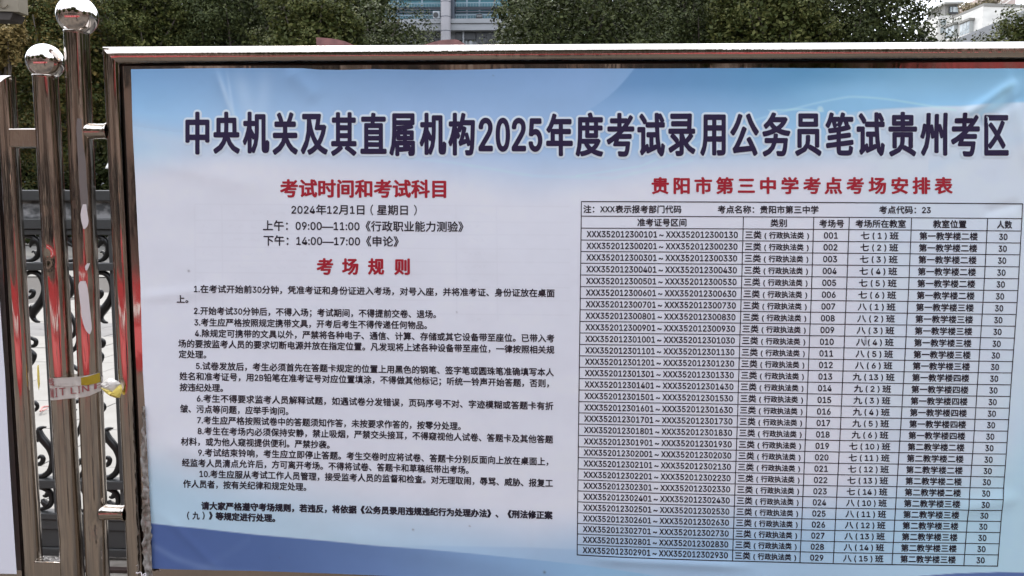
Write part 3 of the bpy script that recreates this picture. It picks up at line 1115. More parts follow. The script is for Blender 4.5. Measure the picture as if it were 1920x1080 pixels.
TX = dict(bold=(0.5, 4))
fit('table_text', '注：XXX表示报考部门代码', 1094, 392.3, 1276.5, 392.8, 13.6, INK, **TX)
fit('table_text', '考点名称：贵阳市第三中学', 1345, 393, 1533, 393.6, 13.6, INK, **TX)
fit('table_text', '考点代码：23', 1647, 393.8, 1743, 394, 13.6, INK, **TX)
for s, xa, xb, y in (('准考证号区间', 1195, 1286, 417.2), ('类别', 1443.5, 1473.6, 418.2), ('考场号', 1534.8, 1580.5, 419.3), ('考场所在教室', 1602.5, 1696.3, 419.6), ('教室位置', 1748, 1809.5, 420.3), ('人数', 1867, 1894.8, 421.3)):
    fit('table_text', s, xa, y, xb, y + 0.3, 13.6, INK, **TX)
rooms = ['七( %d )班' % i for i in range(1, 7)] + ['八( %d )班' % i for i in range(1, 7)] + ['九( 13 )班'] + ['九( %d )班' % i for i in range(2, 7)] + ['七( %d )班' % i for i in range(10, 15)] + ['八( %d )班' % i for i in range(10, 16)]
places = ['第一教学楼二楼'] * 6 + ['第一教学楼三楼'] * 6 + ['第一教学楼四楼'] * 6 + ['第二教学楼二楼'] * 5 + ['第二教学楼三楼'] * 6
for k in range(29):
    r = k + 2

    def cell(ci, fa, fb, s, h, dy=0.0, font='cjk', ref=None, bold=(0.5, 4)):
        ym = (rowy(r, colx(ci, YLc[r])) + rowy(r + 1, colx(ci, YLc[r]))) / 2
        xl, xr = colx(ci, ym), colx(ci + 1, ym)
        xa, xb = xl + (xr - xl) * fa, xl + (xr - xl) * fb
        ya = (rowy(r, xa) + rowy(r + 1, xa)) / 2 + dy
        yb = (rowy(r, xb) + rowy(r + 1, xb)) / 2 + dy
        write('x', s, xa, ya, xb, yb, h, INK, font, ref, bold, geo=geo)

    def flush(nm):
        mesh(nm, np.concatenate(geo[0]), geo[1], INK, noticeT)
        geo[0].clear()
        geo[1].clear()
    geo = ([], [])
    hs = 1.0 - 0.045 * k / 28
    n1 = 'XXX3520123%03d%02d' % ((k + 1), 1)
    n2 = 'XXX3520123%03d%02d' % ((k + 1), 30)
    cell(0, 0.036, 0.469, n1, 11.4 * hs, 0, 'lat', None, (0.5, 4))
    cell(0, 0.484, 0.509, '~', 11.4 * hs, 0.6, 'lat', None, (0.5, 4))
    cell(0, 0.525, 0.967, n2, 11.4 * hs, 0, 'lat', None, (0.5, 4))
    flush('ticket_number_range')
    cell(1, 0.035, 0.262, '三类', 13.6 * hs)
    cell(1, 0.308, 0.334, '(', 9.8 * hs, 1.4, 'lat', None, (0.3, 3))
    cell(1, 0.375, 0.865, '行政执法类', 11.8 * hs, 0.6)
    cell(1, 0.912, 0.938, ')', 9.8 * hs, 1.4, 'lat', None, (0.3, 3))
    flush('category_text')
    cell(2, 0.305, 0.69, '%03d' % (k + 1), 11.4 * hs, 0, 'lat', None, (0.5, 4))
    flush('room_number')
    wide = len(rooms[k]) > 7
    cell(3, 0.165 if wide else 0.195, 0.845 if wide else 0.80, rooms[k], 13.2 * hs, 0)
    flush('class_text')
    cell(4, 0.115, 0.88, places[k], 13.4 * hs, 0)
    flush('location_text')
    cell(5, 0.37, 0.60, '30', 11.4 * hs, 0, 'lat', None, (0.5, 4))
    flush('head_count')

# second notice at the far left, only its plain margin is in view
nx_, nz_ = 30, 60
V = []
for i in range(nx_):
    for j in range(nz_):
        py = 215 + (1075 - 215) * j / (nz_ - 1)
        er = float(np.interp(py, [215, 470, 540, 700, 850, 1075], [-18, -6, 0, 11, 19, 33.5]))
        X1_, Z1_ = at(er, py)
        X = -2.55 + (float(X1_) + 2.55) * i / (nx_ - 1)
        zf = 1.02 + (1.72 - 1.02) if False else float(Z1_)
        V.append((X, -0.003 - 0.002 * float(vnoise(X * 4, py / 90.)), float(Z1_)))
Iq = np.arange(len(V)).reshape(nx_, nz_)
Fq = np.stack([Iq[:-1, :-1], Iq[:-1, 1:], Iq[1:, 1:], Iq[1:, :-1]], -1).reshape(-1, 4)
PLAIN = mat('plain_paper_margin', tuple(np.clip(npsrgb(np.array([205., 204., 222.])) * PRINT_K, 0, 0.93)), rough=0.42, spec=0.35)
mesh('second_notice', V, Fq, PLAIN, smooth=True, label='pale lilac paper notice on the left board, only its blank right edge in view', cat='notice', loc=(-1.9, 0, 0.7))

# crumpled clear wrap between frame and notice
V = []
rows = np.linspace(760, 1078, 70)
for py in rows:
    a = float(np.interp(py, [760, 800, 850, 900, 960, 1000, 1040, 1078], [272, 271, 269.5, 270, 271, 272, 273, 274]))
    b = float(np.interp(py, [760, 830, 900, 980, 1078], [275.5, 279.5, 283, 287, 290]))
    a += (float(vnoise(py / 9., 3)) - 0.5) * 4
    for k in range(6):
        px = a + (b - a) * k / 5
        X, Z = at(px, py)
        V.append((float(X), -0.0045 - 0.013 * float(vnoise(py / 6. + k * .5, k * 1.9)), float(Z)))
Iq = np.arange(len(V)).reshape(-1, 6)
Fq = np.stack([Iq[:-1, :-1], Iq[1:, :-1], Iq[1:, 1:], Iq[:-1, 1:]], -1).reshape(-1, 4)
mesh('plastic_wrap', V, Fq, CRUMPLE, label='crumpled grey plastic wrap between steel frame and lower left edge of the blue notice', cat='plastic wrap', loc=(float(at(275, 900)[0]), -0.005, float(at(275, 1078)[1])))

g = Geo()
for pts in ([(264, 1066), (270, 1067), (276, 1071), (281, 1075), (287, 1083)], [(276, 1071), (279, 1069), (283, 1074), (286, 1078)], [(279, 1072), (277, 1076), (272, 1080), (268, 1086)]):
    pp = smooth_path([(x, y, 0) for x, y in pts], 4)
    g.tube([(float(at(x, y)[0]), -0.02 - 0.004 * math.sin(i), float(at(x, y)[1])) for i, (x, y, _) in enumerate(pp)], 0.0012, 6)
g.out('tie_wire', FILM, label='short twist of pale tie wire at the lower left corner of the blue notice', cat='wire', smooth=True, loc=(float(at(276, 1071)[0]), -0.02, float(at(276, 1083)[1])))

# ------------------------------------------------------------------ barrier tape round the two posts
tape = thing('barrier_tape', 'white and yellow barrier tape with red lettering wrapped around the two ball-topped posts', 'tape', (xB, YT, float(at(130, 745)[1])))


xB, xC = xBz(ZTAPE), xCz(ZTAPE)


def hull_path(s):
    """front of the wrap: left post, straight across, right post; s in photo px across"""
    X = float(at(s, 725, -0.015)[0])
    r = RP + 0.0012
    if X <= xB:
        an = math.asin(max(-0.999, (X - xB) / r))
        return xB + r * math.sin(an), YT - r * math.cos(an)
    if X >= xC:
        an = math.asin(min(0.999, (X - xC) / r))
        return xC + r * math.sin(an), YT - r * math.cos(an)
    return X, YT - r + 0.004 * math.sin((X - xB) / (xC - xB) * math.pi)


xl_, xr_ = 91.0, 193.5


def band(name, top, bot, m, eps, par=tape, xa=xl_, xb=xr_, n=46, wrinkle=0.0022, back=True):
    V = []
    rows_ = 5
    ss = np.linspace(xa, xb, n)
    for s in ss:
        X, Y = hull_path(s)
        for k in range(rows_):
            t = k / (rows_ - 1)
            py = np.interp(s, [p[0] for p in top], [p[1] for p in top]) * (1 - t) + np.interp(s, [p[0] for p in bot], [p[1] for p in bot]) * t
            Z = float(at(s, py, -0.015)[1])
            V.append((X, Y - eps - wrinkle * float(vnoise(s / 6., k * 1.3 + eps * 900)), Z))
    Iq = np.arange(len(V)).reshape(-1, rows_)
    Fq = np.stack([Iq[:-1, :-1], Iq[:-1, 1:], Iq[1:, 1:], Iq[1:, :-1]], -1).reshape(-1, 4)
    mesh(name, V, Fq, m, par, smooth=True)


band('white_band', [(90, 722), (130, 724), (160, 722), (175, 720), (194, 716)], [(90, 751), (140, 747), (165, 743), (194, 729)], TAPE_W, 0.0004)
band('white_band', [(90, 709), (130, 708), (150, 706), (194, 700)], [(90, 723), (130, 725), (160, 722), (194, 717)], TAPE_W, 0.0016)
band('yellow_band', [(152, 708), (165, 706), (180, 702), (194, 698)], [(152, 722), (165, 722), (180, 720), (194, 718)], TAPE_Y, 0.0026, xa=153, xb=xr_)
# the ends run round the back of the posts
V = []
for k in range(30):
    a = math.pi * k / 29
    for zt in (float(at(130, 708)[1]), float(at(130, 742)[1])):
        if k < 15:
            V.append((xC + (RP + .001) * math.cos(a), YT + (RP + .001) * math.sin(a), zt))
        else:
            V.append((xB + (RP + .001) * math.cos(a), YT + (RP + .001) * math.sin(a), zt))
Iq = np.arange(len(V)).reshape(-1, 2)
Fq = np.stack([Iq[:-1, 0], Iq[1:, 0], Iq[1:, 1], Iq[:-1, 1]], -1).reshape(-1, 4)
mesh('back_band', V, Fq, TAPE_W, tape, smooth=True)


def tape_letters(s, xa, xb, ya, yb, h, slant=0.0, m=TAPE_RED, eps=0.0016, font='cjk'):
    V, F_ = glyphs(s, font, 3)
    u = (V[:, 0] - V[:, 0].min()) / (V[:, 0].max() - V[:, 0].min())
    w = (V[:, 1] - V[:, 1].min()) / (V[:, 1].max() - V[:, 1].min())
    outV, outF = [], []
    for k, ox in enumerate((-0.5, 0, 0.5)):
        b = len(outV)
        for uu_, ww in zip(u, w):
            s_ = xa + (xb - xa) * uu_ + ox
            X, Y = hull_path(s_)
            Z = float(at(s_, ya + (yb - ya) * uu_ - (ww - 0.5) * h, -0.015)[1])
            outV.append((X, Y - eps - 0.00003 * k, Z))
        outF += [tuple(i + b for i in f) for f in F_]
    mesh('tape_lettering', outV, outF, m, tape)


tape_letters('M', 94, 100, 737, 737, 17, eps=0.0030)
tape_letters('I', 104, 106.5, 736, 736, 17, eps=0.0030)
tape_letters('T', 111, 121, 735, 734, 14, eps=0.0030)
tape_letters('L', 131, 142, 733, 732, 12, eps=0.0030)
tape_letters('I', 146.5, 149, 731, 730.5, 13, eps=0.0030)
tape_letters('N', 154, 166, 729, 727.5, 12, eps=0.0030)
tape_letters('E', 173, 181, 726, 724.5, 11, eps=0.0030)
tape_letters('线', 92, 103, 715.5, 715.5, 14, eps=0.0044)


def bag(name, outl, m, dep, y0):
    """loose loop of tape: a crumpled pillow from an outline"""
    c = np.mean(outl, axis=0)
    n = len(outl)
    rings = 5
    V = []
    for s in range(rings + 1):
        f_ = 1 - s / rings
        for i, (x, y) in enumerate(outl):
            px, py = c[0] + (x - c[0]) * f_, c[1] + (y - c[1]) * f_
            X, Z = at(px, py, -0.03)
            V.append((float(X), y0 - dep * math.sqrt(1 - f_ ** 2 * 0.98) * (0.8 + 0.5 * float(vnoise(i * 0.9, s * 0.8))), float(Z)))
    F_ = []
    for s in range(rings):
        for i in range(n):
            F_.append((s * n + i, s * n + (i + 1) % n, (s + 1) * n + (i + 1) % n, (s + 1) * n + i))
    mesh(name, V, F_, m, tape, smooth=False)


bag('loose_loop', [(184, 722), (193, 715), (200, 711), (207, 712), (216, 716), (222, 721), (220, 730), (213, 740), (204, 735), (188, 730)], TAPE_W, 0.014, -0.018)
bag('loose_end', [(185, 728), (199, 731), (206, 736), (213, 740), (219, 731), (222, 722), (225.5, 729), (224.5, 739), (221, 747), (213, 748), (204, 744), (192, 736)], TAPE_YP, 0.012, -0.02)
bag('loose_end', [(137.5, 672), (142, 672), (143, 690), (143.5, 707), (138.5, 707), (137.5, 690)], TAPE_YP, 0.006, 0.02)
bag('loose_end', [(54.5, 690), (57, 688), (58.5, 705), (59.5, 725), (57.5, 738), (55, 722)], TAPE_YP, 0.004, 0.0)

# curl of tape lying on the paving behind the gate
p0 = [(76, 771), (78, 765), (83, 762.5), (92, 762)]
V, hw = [], 0.02


def ground_at(px, py, z=0.0):
    d = RGT * (px - 960) / FPX - UPV * (py - 540) / FPX + FWD
    t = (z - CAM[2]) / d[2]
    return CAM + d * t


g = Geo()
pp = [ground_at(x, y, 0.02) for x, y, _ in smooth_path([(a, b, 0) for a, b in p0], 4)]
g.tube(pp, 0.008, 6)
g.tube([ground_at(80, 770, .02), ground_at(84, 768, .02), ground_at(88, 766, .02)], 0.006, 6)
g.out('tape_scrap', mat('faded_red_tape', (0.45, 0.22, 0.2), rough=0.6), label='small curl of faded red tape lying on the pale paving behind the posts', cat='litter', loc=tuple(ground_at(82, 768, 0)))

# ------------------------------------------------------------------ trees
def leaves(centres, normals, size, r):
    """one folded quad per leaf"""
    n = len(centres)
    nrm = normals + r.normal(size=(n, 3)) * 0.55
    nrm /= np.linalg.norm(nrm, axis=1)[:, None]
    a = np.cross(nrm, r.normal(size=(n, 3)))
    a /= np.linalg.norm(a, axis=1)[:, None]
    b = np.cross(nrm, a)
    s = size * (0.6 + 0.8 * r.random(n))[:, None]
    P0 = centres - a * s * 0.5
    P1 = centres + b * s * 0.30 - nrm * s * 0.06
    P2 = centres + a * s * 0.5
    P3 = centres - b * s * 0.30 - nrm * s * 0.06
    V = np.stack([P0, P1, P2, P3], 1).reshape(-1, 3)
    F_ = np.arange(n * 4).reshape(n, 4)
    return V, F_


def tree(label, px, py, rx, ry, D, m, n=26000, size=0.11, seed=1, clumps=90, name='broadleaf_tree', trunkx=None, inner=0.45, cr=0.22, group='broadleaf trees beyond the gate', twigs=26, fill=13000):
    """crown ellipsoid centred where the photograph shows it, at distance D from the board"""
    r = np.random.default_rng(seed)
    X, Z = at(px, py, D)
    X, Z = float(X), float(Z)
    k = (D + 1.74) / FPX
    ax, az = rx * k, ry * k
    ay = ax * 0.8
    root = thing(name, label, 'tree', (X, D, 0), group)
    c = []
    while len(c) < clumps:
        p = r.uniform(-1, 1, 3)
        d = np.linalg.norm(p)
        if inner < d < 1:
            c.append(p * np.array([ax, ay, az]) * 0.92)
    c = np.array(c)
    per = n // clumps
    cs = (cr * ax) * (0.6 + 0.8 * r.random(clumps))
    q = r.normal(size=(clumps, per, 3))
    q /= np.linalg.norm(q, axis=2)[..., None]
    rad = (0.55 + 0.5 * r.random((clumps, per, 1)))
    P = c[:, None, :] + q * rad * cs[:, None, None] * np.array([1, 1, 0.75])
    # sub-clumping: pull leaves to twig ends
    tw = r.normal(size=(clumps, twigs, 3))
    tw /= np.linalg.norm(tw, axis=2)[..., None]
    tp = c[:, None, :] + tw * cs[:, None, None] * (0.75 + .3 * r.random((clumps, twigs, 1)))
    idx = r.integers(0, twigs, (clumps, per))
    T_ = np.take_along_axis(tp, idx[..., None].repeat(3, -1), 1)
    P = P * 0.24 + T_ * 0.76 + r.normal(size=P.shape) * size * 0.6
    nr = (P - c[:, None, :])
    nr /= np.linalg.norm(nr, axis=2)[..., None] + 1e-6
    nr = nr * 1.0 + np.array([0, -0.1, 0.45])
    P = P.reshape(-1, 3) + np.array([X, D, Z])
    P = P[P[:, 2] > 0.35]
    nr = nr.reshape(-1, 3)[:len(P)]
    ni = int(fill)
    q = r.normal(size=(ni, 3))
    q /= np.linalg.norm(q, axis=1)[:, None]
    Q = q * (r.random((ni, 1)) ** 0.4) * 0.86 * np.array([ax, ay, az]) * (0.8 + 0.3 * vnoise(q[:, 0] * 3 + seed, q[:, 2] * 3))[:, None] + np.array([X, D, Z])
    Q = Q[Q[:, 2] > 0.5]
    V, F_ = leaves(P, nr, size, r)
    V2, F2 = leaves(Q, np.tile(np.array([0, -0.2, 0.5]), (len(Q), 1)), size * 1.9, r)
    mesh('crown', np.concatenate([V, V2]), np.concatenate([F_, F2 + len(V)]), m, root)
    g = Geo()
    tx = X if trunkx is None else float(at(trunkx, 440, D)[0])
    zb_ = max(Z - az * 0.25, 1.5)
    g.tube([(tx, D, -0.02), (tx + 0.05, D, zb_ * 0.35), (tx * 0.8 + X * 0.2, D, zb_ * 0.7), (X, D, zb_)], [0.24, 0.2, 0.17, 0.12], 10)
    g.out('trunk', BARK, root, smooth=True)
    g = Geo()
    for j in r.choice(clumps, min(22, clumps), replace=False):
        e = c[j] + np.array([X, D, Z])
        s0 = np.array([X, D, zb_ * (0.55 + 0.4 * r.random())])
        mid = (s0 + e) / 2 + r.normal(size=3) * 0.2
        g.tube([s0, mid, e], [0.07, 0.045, 0.015], 6)
    g.out('branches', BARK, root, smooth=True)
    return root


tree('tree with golden and yellow autumn leaves at the far left below the beige sign', -12, 75, 62, 75, 21, LEAF_GOLD, 14000, 0.085, 3, 60, trunkx=-30, fill=2500)
tree('olive tree with yellowing leaves directly behind the two ball-topped posts', 75, 120, 150, 225, 25, LEAF_YEL, 40000, 0.085, 4, 110, trunkx=98)
tree('dark green tree whose crown fills the gap between tall ball post and board corner', 265, 90, 140, 250, 27, LEAF_OLIVE, 40000, 0.085, 5, 110, trunkx=160)
tree('darkest dense tree above the left quarter of the board', 420, 60, 170, 240, 28, LEAF_DARK, 40000, 0.085, 6, 110)
tree('olive tree with pale leaf tips above the board, just left of its middle', 590, 120, 120, 190, 25, LEAF_OLIVE, 36000, 0.08, 7, 90)
tree('dark tree sloping down against the left side of the teal windowed building', 668, 130, 178, 150, 27, LEAF_DARK, 42000, 0.08, 8, 110)
tree('tree with bright glossy leaves at the right side of the teal windowed building', 1082, 125, 197, 205, 24, LEAF_DARK, 46000, 0.08, 9, 130)
tree('deep shaded tree above the right half of the board', 1290, 60, 165, 230, 28, LEAF_DARK, 36000, 0.085, 10, 100)
tree('olive green tree above the board between the deep shaded tree and the sparse one', 1445, 100, 130, 200, 25, LEAF_OLIVE, 34000, 0.085, 12, 90)
tree('sparse dark tree with sky showing through, left of the white apartment block', 1612, 112, 156, 175, 26, LEAF_DARK, 40000, 0.085, 13, 120, inner=0.2, fill=13000)
tree('low rounded grey green tree in front of the white apartment block', 1968, 118, 145, 112, 30, LEAF_OLIVE, 30000, 0.11, 14, 90, fill=5000)
tree('tall background tree rising behind the olive tree left of middle', 540, -60, 150, 210, 35, LEAF_DARK, 14000, 0.14, 15, 80)
tree('background tree rising behind the left ball posts', 150, -40, 180, 230, 36, LEAF_OLIVE, 22000, 0.14, 16, 80)
tree('background tree behind the deep shaded tree on the right half', 1370, -70, 170, 240, 36, LEAF_DARK, 14000, 0.14, 17, 80)
tree('background tree high above the dark tree beside the teal windowed building', 690, -90, 75, 130, 34, LEAF_DARK, 12000, 0.13, 18, 50)


far = [(-120, 0), (60, -30), (250, 0), (420, -20), (560, -10), (690, 20), (1020, 10), (1160, -20), (1300, 0), (1440, -10)]
for k, (px, py) in enumerate(far):
    nm = ('far left', 'second', 'third', 'fourth', 'fifth', 'sixth', 'seventh', 'eighth', 'ninth', 'tenth')[k]
    tree('dark tree in the farthest row behind the other trees, %s from the left' % (nm if k else 'first'), px, py + 120, 112 if k != 5 else 75, 300 if k != 5 else 150, 44, LEAF_DARK, 6000, 0.2, 200 + k, 60, fill=9000, group='farthest row of trees')


def hedge(name, label, pa, pb, D, ztop_, m, n, seed):
    r = np.random.default_rng(seed)
    xa, xb = float(at(pa, 400, D)[0]), float(at(pb, 400, D)[0])
    P = np.stack([r.uniform(xa, xb, n), D + r.uniform(-0.8, 0.8, n), 0.1 + (ztop_ - 0.1) * r.random(n) ** 0.8], -1)
    P[:, 2] *= 0.8 + 0.3 * vnoise(P[:, 0] * 0.9, P[:, 1] * 0.5)
    V, F_ = leaves(P, np.tile(np.array([0, -0.5, 0.7]), (n, 1)), 0.22 if xb - xa < 25 else 0.6, r)
    root = thing(name, label, 'hedge', ((xa + xb) / 2, D, 0))
    mesh('foliage', V, F_, m, root)
    g = Geo()
    for k in range(9):
        x = xa + (xb - xa) * (k + 0.5) / 9
        g.tube([(x, D, -0.02), (x + 0.1, D, ztop_ * 0.4), (x - 0.1, D + 0.1, ztop_ * 0.75)], [0.06, 0.045, 0.02], 6)
    g.out('stems', BARK, root)


hedge('clipped_hedge', 'tall dark green hedge under the trees, just above the charcoal gate top rail', -420, 260, 32, 7.6, LEAF_DARK, 70000, 31)
hedge('clipped_hedge', 'long unseen hedge added at far left to darken reflections along the post edges', -4500, -430, 30, 7.0, LEAF_DARK, 20000, 33)  # added to block sky that whitens the mirrored post rims
hedge('clipped_hedge', 'long low unseen hedge added behind the board to block mirrored horizon sky', 280, 3000, 32, 4.2, LEAF_DARK, 30000, 32)  # unseen filler, closes the bright horizon gap in the tube reflections

# ------------------------------------------------------------------ red-brown curved stone wall
GRAN = mat('red_brown_granite', lin((128, 84, 80)), rough=0.45, noise=((9, 9, 9), 6, lin((104, 66, 64)), 0.4, 0.65))
YM = 9.0
mon = thing('stone_monument', 'reddish brown stone monument with a curved two-humped top peeping over the board', 'monument', (float(at(730, 300, YM)[0]), YM, 0))
prof = [(593, 70), (610, 71), (630, 73.5), (648, 78), (665, 85), (700, 96), (740, 99), (770, 92), (800, 82.5), (815, 78), (830, 75), (845, 74), (857, 74.3), (866, 79), (876, 86), (885, 96)]
pr = smooth_path([(a, b, 0) for a, b in prof], 3)
V = []
for px, py, _ in pr:
    X, Z = at(px, py, YM)
    V += [(X, YM, 0), (X, YM, Z), (X, YM + 0.5, Z), (X, YM + 0.5, 0)]
F_ = []
n_ = len(pr)
for i in range(n_ - 1):
    a, b = i * 4, i * 4 + 4
    F_ += [(a, b, b + 1, a + 1), (a + 1, b + 1, b + 2, a + 2), (a + 2, b + 2, b + 3, a + 3)]
F_ += [(0, 1, 2, 3), tuple(reversed([(n_ - 1) * 4 + k for k in range(4)]))]
mesh('stone_slab', V, F_, GRAN, mon)
Geo().box(float(at(585, 300, YM)[0]), float(at(893, 300, YM)[0]), YM - 0.3, YM + 0.8, 0, 0.35, 0.02).out('plinth', GRAN, mon)

# ------------------------------------------------------------------ teal windowed building
CONC = mat('pale_grey_render', (0.235, 0.245, 0.26), rough=0.8, noise=((0.6, 0.6, 2.5), 6, (0.19, 0.20, 0.21), 0.4, 0.7))
CONC2 = mat('warm_grey_column', (0.20, 0.195, 0.205), rough=0.6, noise=((0.8, 0.8, 1.2), 4, (0.17, 0.165, 0.175), 0.4, 0.7))
TEAL = mat('teal_glass', (0.008, 0.075, 0.10), rough=0.25, metal=0.0, spec=0.25, noise=((0.5, 1, 1.8), 4, (0.035, 0.15, 0.18), 0.35, 0.65))
NAVY = mat('navy_metal', (0.012, 0.024, 0.042), rough=0.4)
DARKIN = mat('dark_interior', (0.015, 0.017, 0.02), rough=0.5)
PALEFR = mat('pale_blue_frame', (0.13, 0.20, 0.24), rough=0.4)
DB = 58.0


def B(px, py, D=DB):
    x, z = at(px, py, D)
    return float(x), float(z)


bx = lambda px: B(px, 45)[0]
bz = lambda py: B(850, py)[1]
teal = thing('office_building', 'pale grey building with teal glass floors and a round column in the gap between trees', 'building', (bx(850), DB, 0))
Geo().box(bx(700), bx(1000), DB + 0.9, DB + 12, 0, bz(-150)).out('wall', CONC, teal)
Geo().box(bx(700), bx(1000), DB + 0.0, DB + 0.895, bz(43.3), bz(35)).out('floor_beam', CONC, teal)
Geo().box(bx(700), bx(1000), DB + 0.1, DB + 0.895, bz(56), bz(43.8)).out('floor_beam', CONC, teal)
g = Geo()
xc_ = bx(836.5)
g.tube([(xc_, DB - 0.25, 0), (xc_, DB - 0.25, bz(-150))], (bx(844.5) - bx(826)) / 2, 28)
col = g.out('round_column', CONC2, teal, smooth=True)
for py in (5.5, 33.5, 60, -25):
    g = Geo()
    rr_ = (bx(844.5) - bx(826)) / 2 + 0.006
    g.tube([(xc_, DB - 0.25, bz(py) - 0.02), (xc_, DB - 0.25, bz(py) + 0.02)], rr_, 28)
    g.out('column_joint', NAVY, col, smooth=True)
Geo().box(bx(845.5), bx(851.5), DB + 0.2, DB + 0.893, bz(34.5), bz(-150)).out('downpipe_casing', NAVY, teal)
# glazing: separate panes between mullions, with railings in front
panes = [(700, 742), (743, 788), (789, 825), (852, 873), (874, 897), (898, 925), (926, 960), (961, 1000)]
for (pa, pb_) in panes:
    for (ya, yb) in ((-45, -28), (-27, -8), (-7, 8.5), (12, 22), (24, 34.6)):
        Geo().box(bx(pa) + .03, bx(pb_) - .03, DB + 0.84, DB + 0.892, bz(yb), bz(ya)).out('window_pane', TEAL, teal)
for px in (742.5, 788.5, 873.5, 897.5, 925.5, 960.5):
    Geo().box(bx(px) - 0.06, bx(px) + 0.06, DB + 0.78, DB + 0.889, bz(34.8), bz(-60)).out('mullion', PALEFR if px < 900 else NAVY, teal)
for py, hh in ((10, 0.07), (12.4, 0.05), (17.5, 0.05), (22.6, 0.06), (-8, .05), (-26, .06), (34.4, .05)):
    for (pa, pb_) in ((700, 826), (852, 1000)):
        Geo().box(bx(pa), bx(pb_), DB + 0.70, DB + 0.76, bz(py) - hh, bz(py) + hh).out('transom', NAVY, teal)
g = Geo()
for rng_ in ((2, 9), (25, 34)):
    for (pa, pb_) in ((700, 826), (852, 1000)):
        k = pa
        while k < pb_:
            g.box(bx(k) - 0.018, bx(k) + 0.018, DB + 0.5, DB + 0.54, bz(rng_[1]), bz(rng_[0]))
            k += 2.9
        g.box(bx(pa), bx(pb_), DB + 0.49, DB + 0.55, bz(rng_[0]) - 0.03, bz(rng_[0]) + 0.03)
g.out('balcony_railing', PALEFR, teal, kind='stuff')
for (pa, pb_, ya, yb) in ((852, 865, 57, 72), (870, 890, 57, 71), (893, 930, 57, 80), (780, 820, 57, 80)):
    o = Geo().box(bx(pa), bx(pb_), DB + 0.6, DB + 0.892, bz(yb), bz(ya)).out('opening', DARKIN, teal)
for (pa, pb_, ya, yb) in ((866, 869, 55, 82), (872, 874, 74, 84), (879, 884, 74, 84)):
    Geo().box(bx(pa), bx(pb_), DB + 0.45, DB + 0.59, bz(yb), bz(ya)).out('door_frame', CONC, teal)
acm = mat('grey_unit_casing', (0.30, 0.33, 0.36), rough=0.5)
ac = thing('air_conditioner', 'outdoor air conditioner with round dark fan on the ledge left of the round column', 'air conditioner', (bx(818), DB, bz(34)))
Geo().box(bx(811.5), bx(824.5), DB + 0.05, DB + 0.45, bz(34), bz(20), 0.02).out('casing', acm, ac)
g = Geo()
g.tube([(bx(817), DB + 0.02, bz(27.5)), (bx(817), DB + 0.06, bz(27.5))], 0.2, 20)
g.out('fan_grille', DARKIN, ac)
ac2 = thing('air_conditioner', 'black outdoor air conditioner on the ledge right of the round column by the bright-leaved tree', 'air conditioner', (bx(898), DB, bz(34)))
Geo().box(bx(893), bx(904), DB + 0.05, DB + 0.42, bz(34), bz(26.5), 0.02).out('casing', DARKIN, ac2)
Geo().box(bx(894), bx(903), DB + 0.02, DB + 0.048, bz(30.6), bz(29.8)).out('grille_bar', acm, ac2)

# ------------------------------------------------------------------ white apartment block, top right
WHITE = mat('white_render', (0.52, 0.51, 0.475), rough=0.85, noise=((0.5, 0.5, 1.5), 5, (0.40, 0.395, 0.375), 0.45, 0.75))
GREYT = mat('grey_trim', (0.16, 0.155, 0.14), rough=0.7)
WFR = mat('grey_window_frame', (0.30, 0.31, 0.30), rough=0.5)
WGL = mat('apartment_glass', (0.10, 0.13, 0.14), rough=0.1, spec=0.8, noise=((1, 1, 1.2), 3, (0.30, 0.33, 0.33), 0.4, 0.6))
BROWN = mat('terrace_planting_brown', (0.14, 0.11, 0.06), rough=0.9, island=[(0.10, 0.09, 0.04), (0.2, 0.15, 0.09), (0.14, 0.13, 0.07)])
PINK = mat('pinkish_wall', (0.36, 0.29, 0.26), rough=0.8)
D1 = 84.0
cx1, cz1 = B(1843.5, 11.5, D1)          # near corner of the parapet
D2 = D1 + 6.0
xa_, _ = B(1782, 28, D2)
nv = np.array([xa_ - cx1, D2 - D1])
Lw = float(np.linalg.norm(nv))
ul = nv / Lw                            # along the left facade, away from the corner
vn = np.array([-ul[1], ul[0]])          # outward normal of that facade
if vn[1] > 0:
    vn = -vn
apt = thing('apartment_block', 'white rendered apartment block with bay windows at the top right behind the trees', 'building', (cx1, D1, 0))


def W3(s, h, out=0.0):
    return (cx1 + ul[0] * s + vn[0] * out, D1 + ul[1] * s + vn[1] * out, h)


def wbox(name, s0, s1, z0, z1, o0, o1, m, par=apt, **k):
    V = [W3(s, z, o) for z in (z0, z1) for s, o in ((s0, o0), (s1, o0), (s1, o1), (s0, o1))]
    return mesh(name, V, [(3, 2, 1, 0), (4, 5, 6, 7), (0, 1, 5, 4), (1, 2, 6, 5), (2, 3, 7, 6), (3, 0, 4, 7)], m, par, **k)


rx_, _ = B(1960, 20, D1 + 1.0)
right = np.array([rx_ - cx1, 1.0])
back = ul * Lw
# footprint: corner, left end, back, right end
fp = [(cx1, D1), (cx1 + ul[0] * Lw, D1 + ul[1] * Lw), (cx1 + ul[0] * Lw + right[0], D1 + ul[1] * Lw + right[1]), (cx1 + right[0], D1 + right[1])]
V = [(x, y, z) for z in (0, cz1) for x, y in fp]
mesh('wall', V, [(0, 3, 2, 1), (4, 5, 6, 7), (0, 1, 5, 4), (1, 2, 6, 5), (2, 3, 7, 6), (3, 0, 4, 7)], WHITE, apt)
V = [(x * 1.0, y - (0.12 if i in (0, 3) else 0), z) for z in (cz1 + 0.003, cz1 + 0.28) for i, (x, y) in enumerate(fp)]
mesh('parapet_coping', V, [(0, 3, 2, 1), (4, 5, 6, 7), (0, 1, 5, 4), (1, 2, 6, 5), (2, 3, 7, 6), (3, 0, 4, 7)], GREYT, apt)


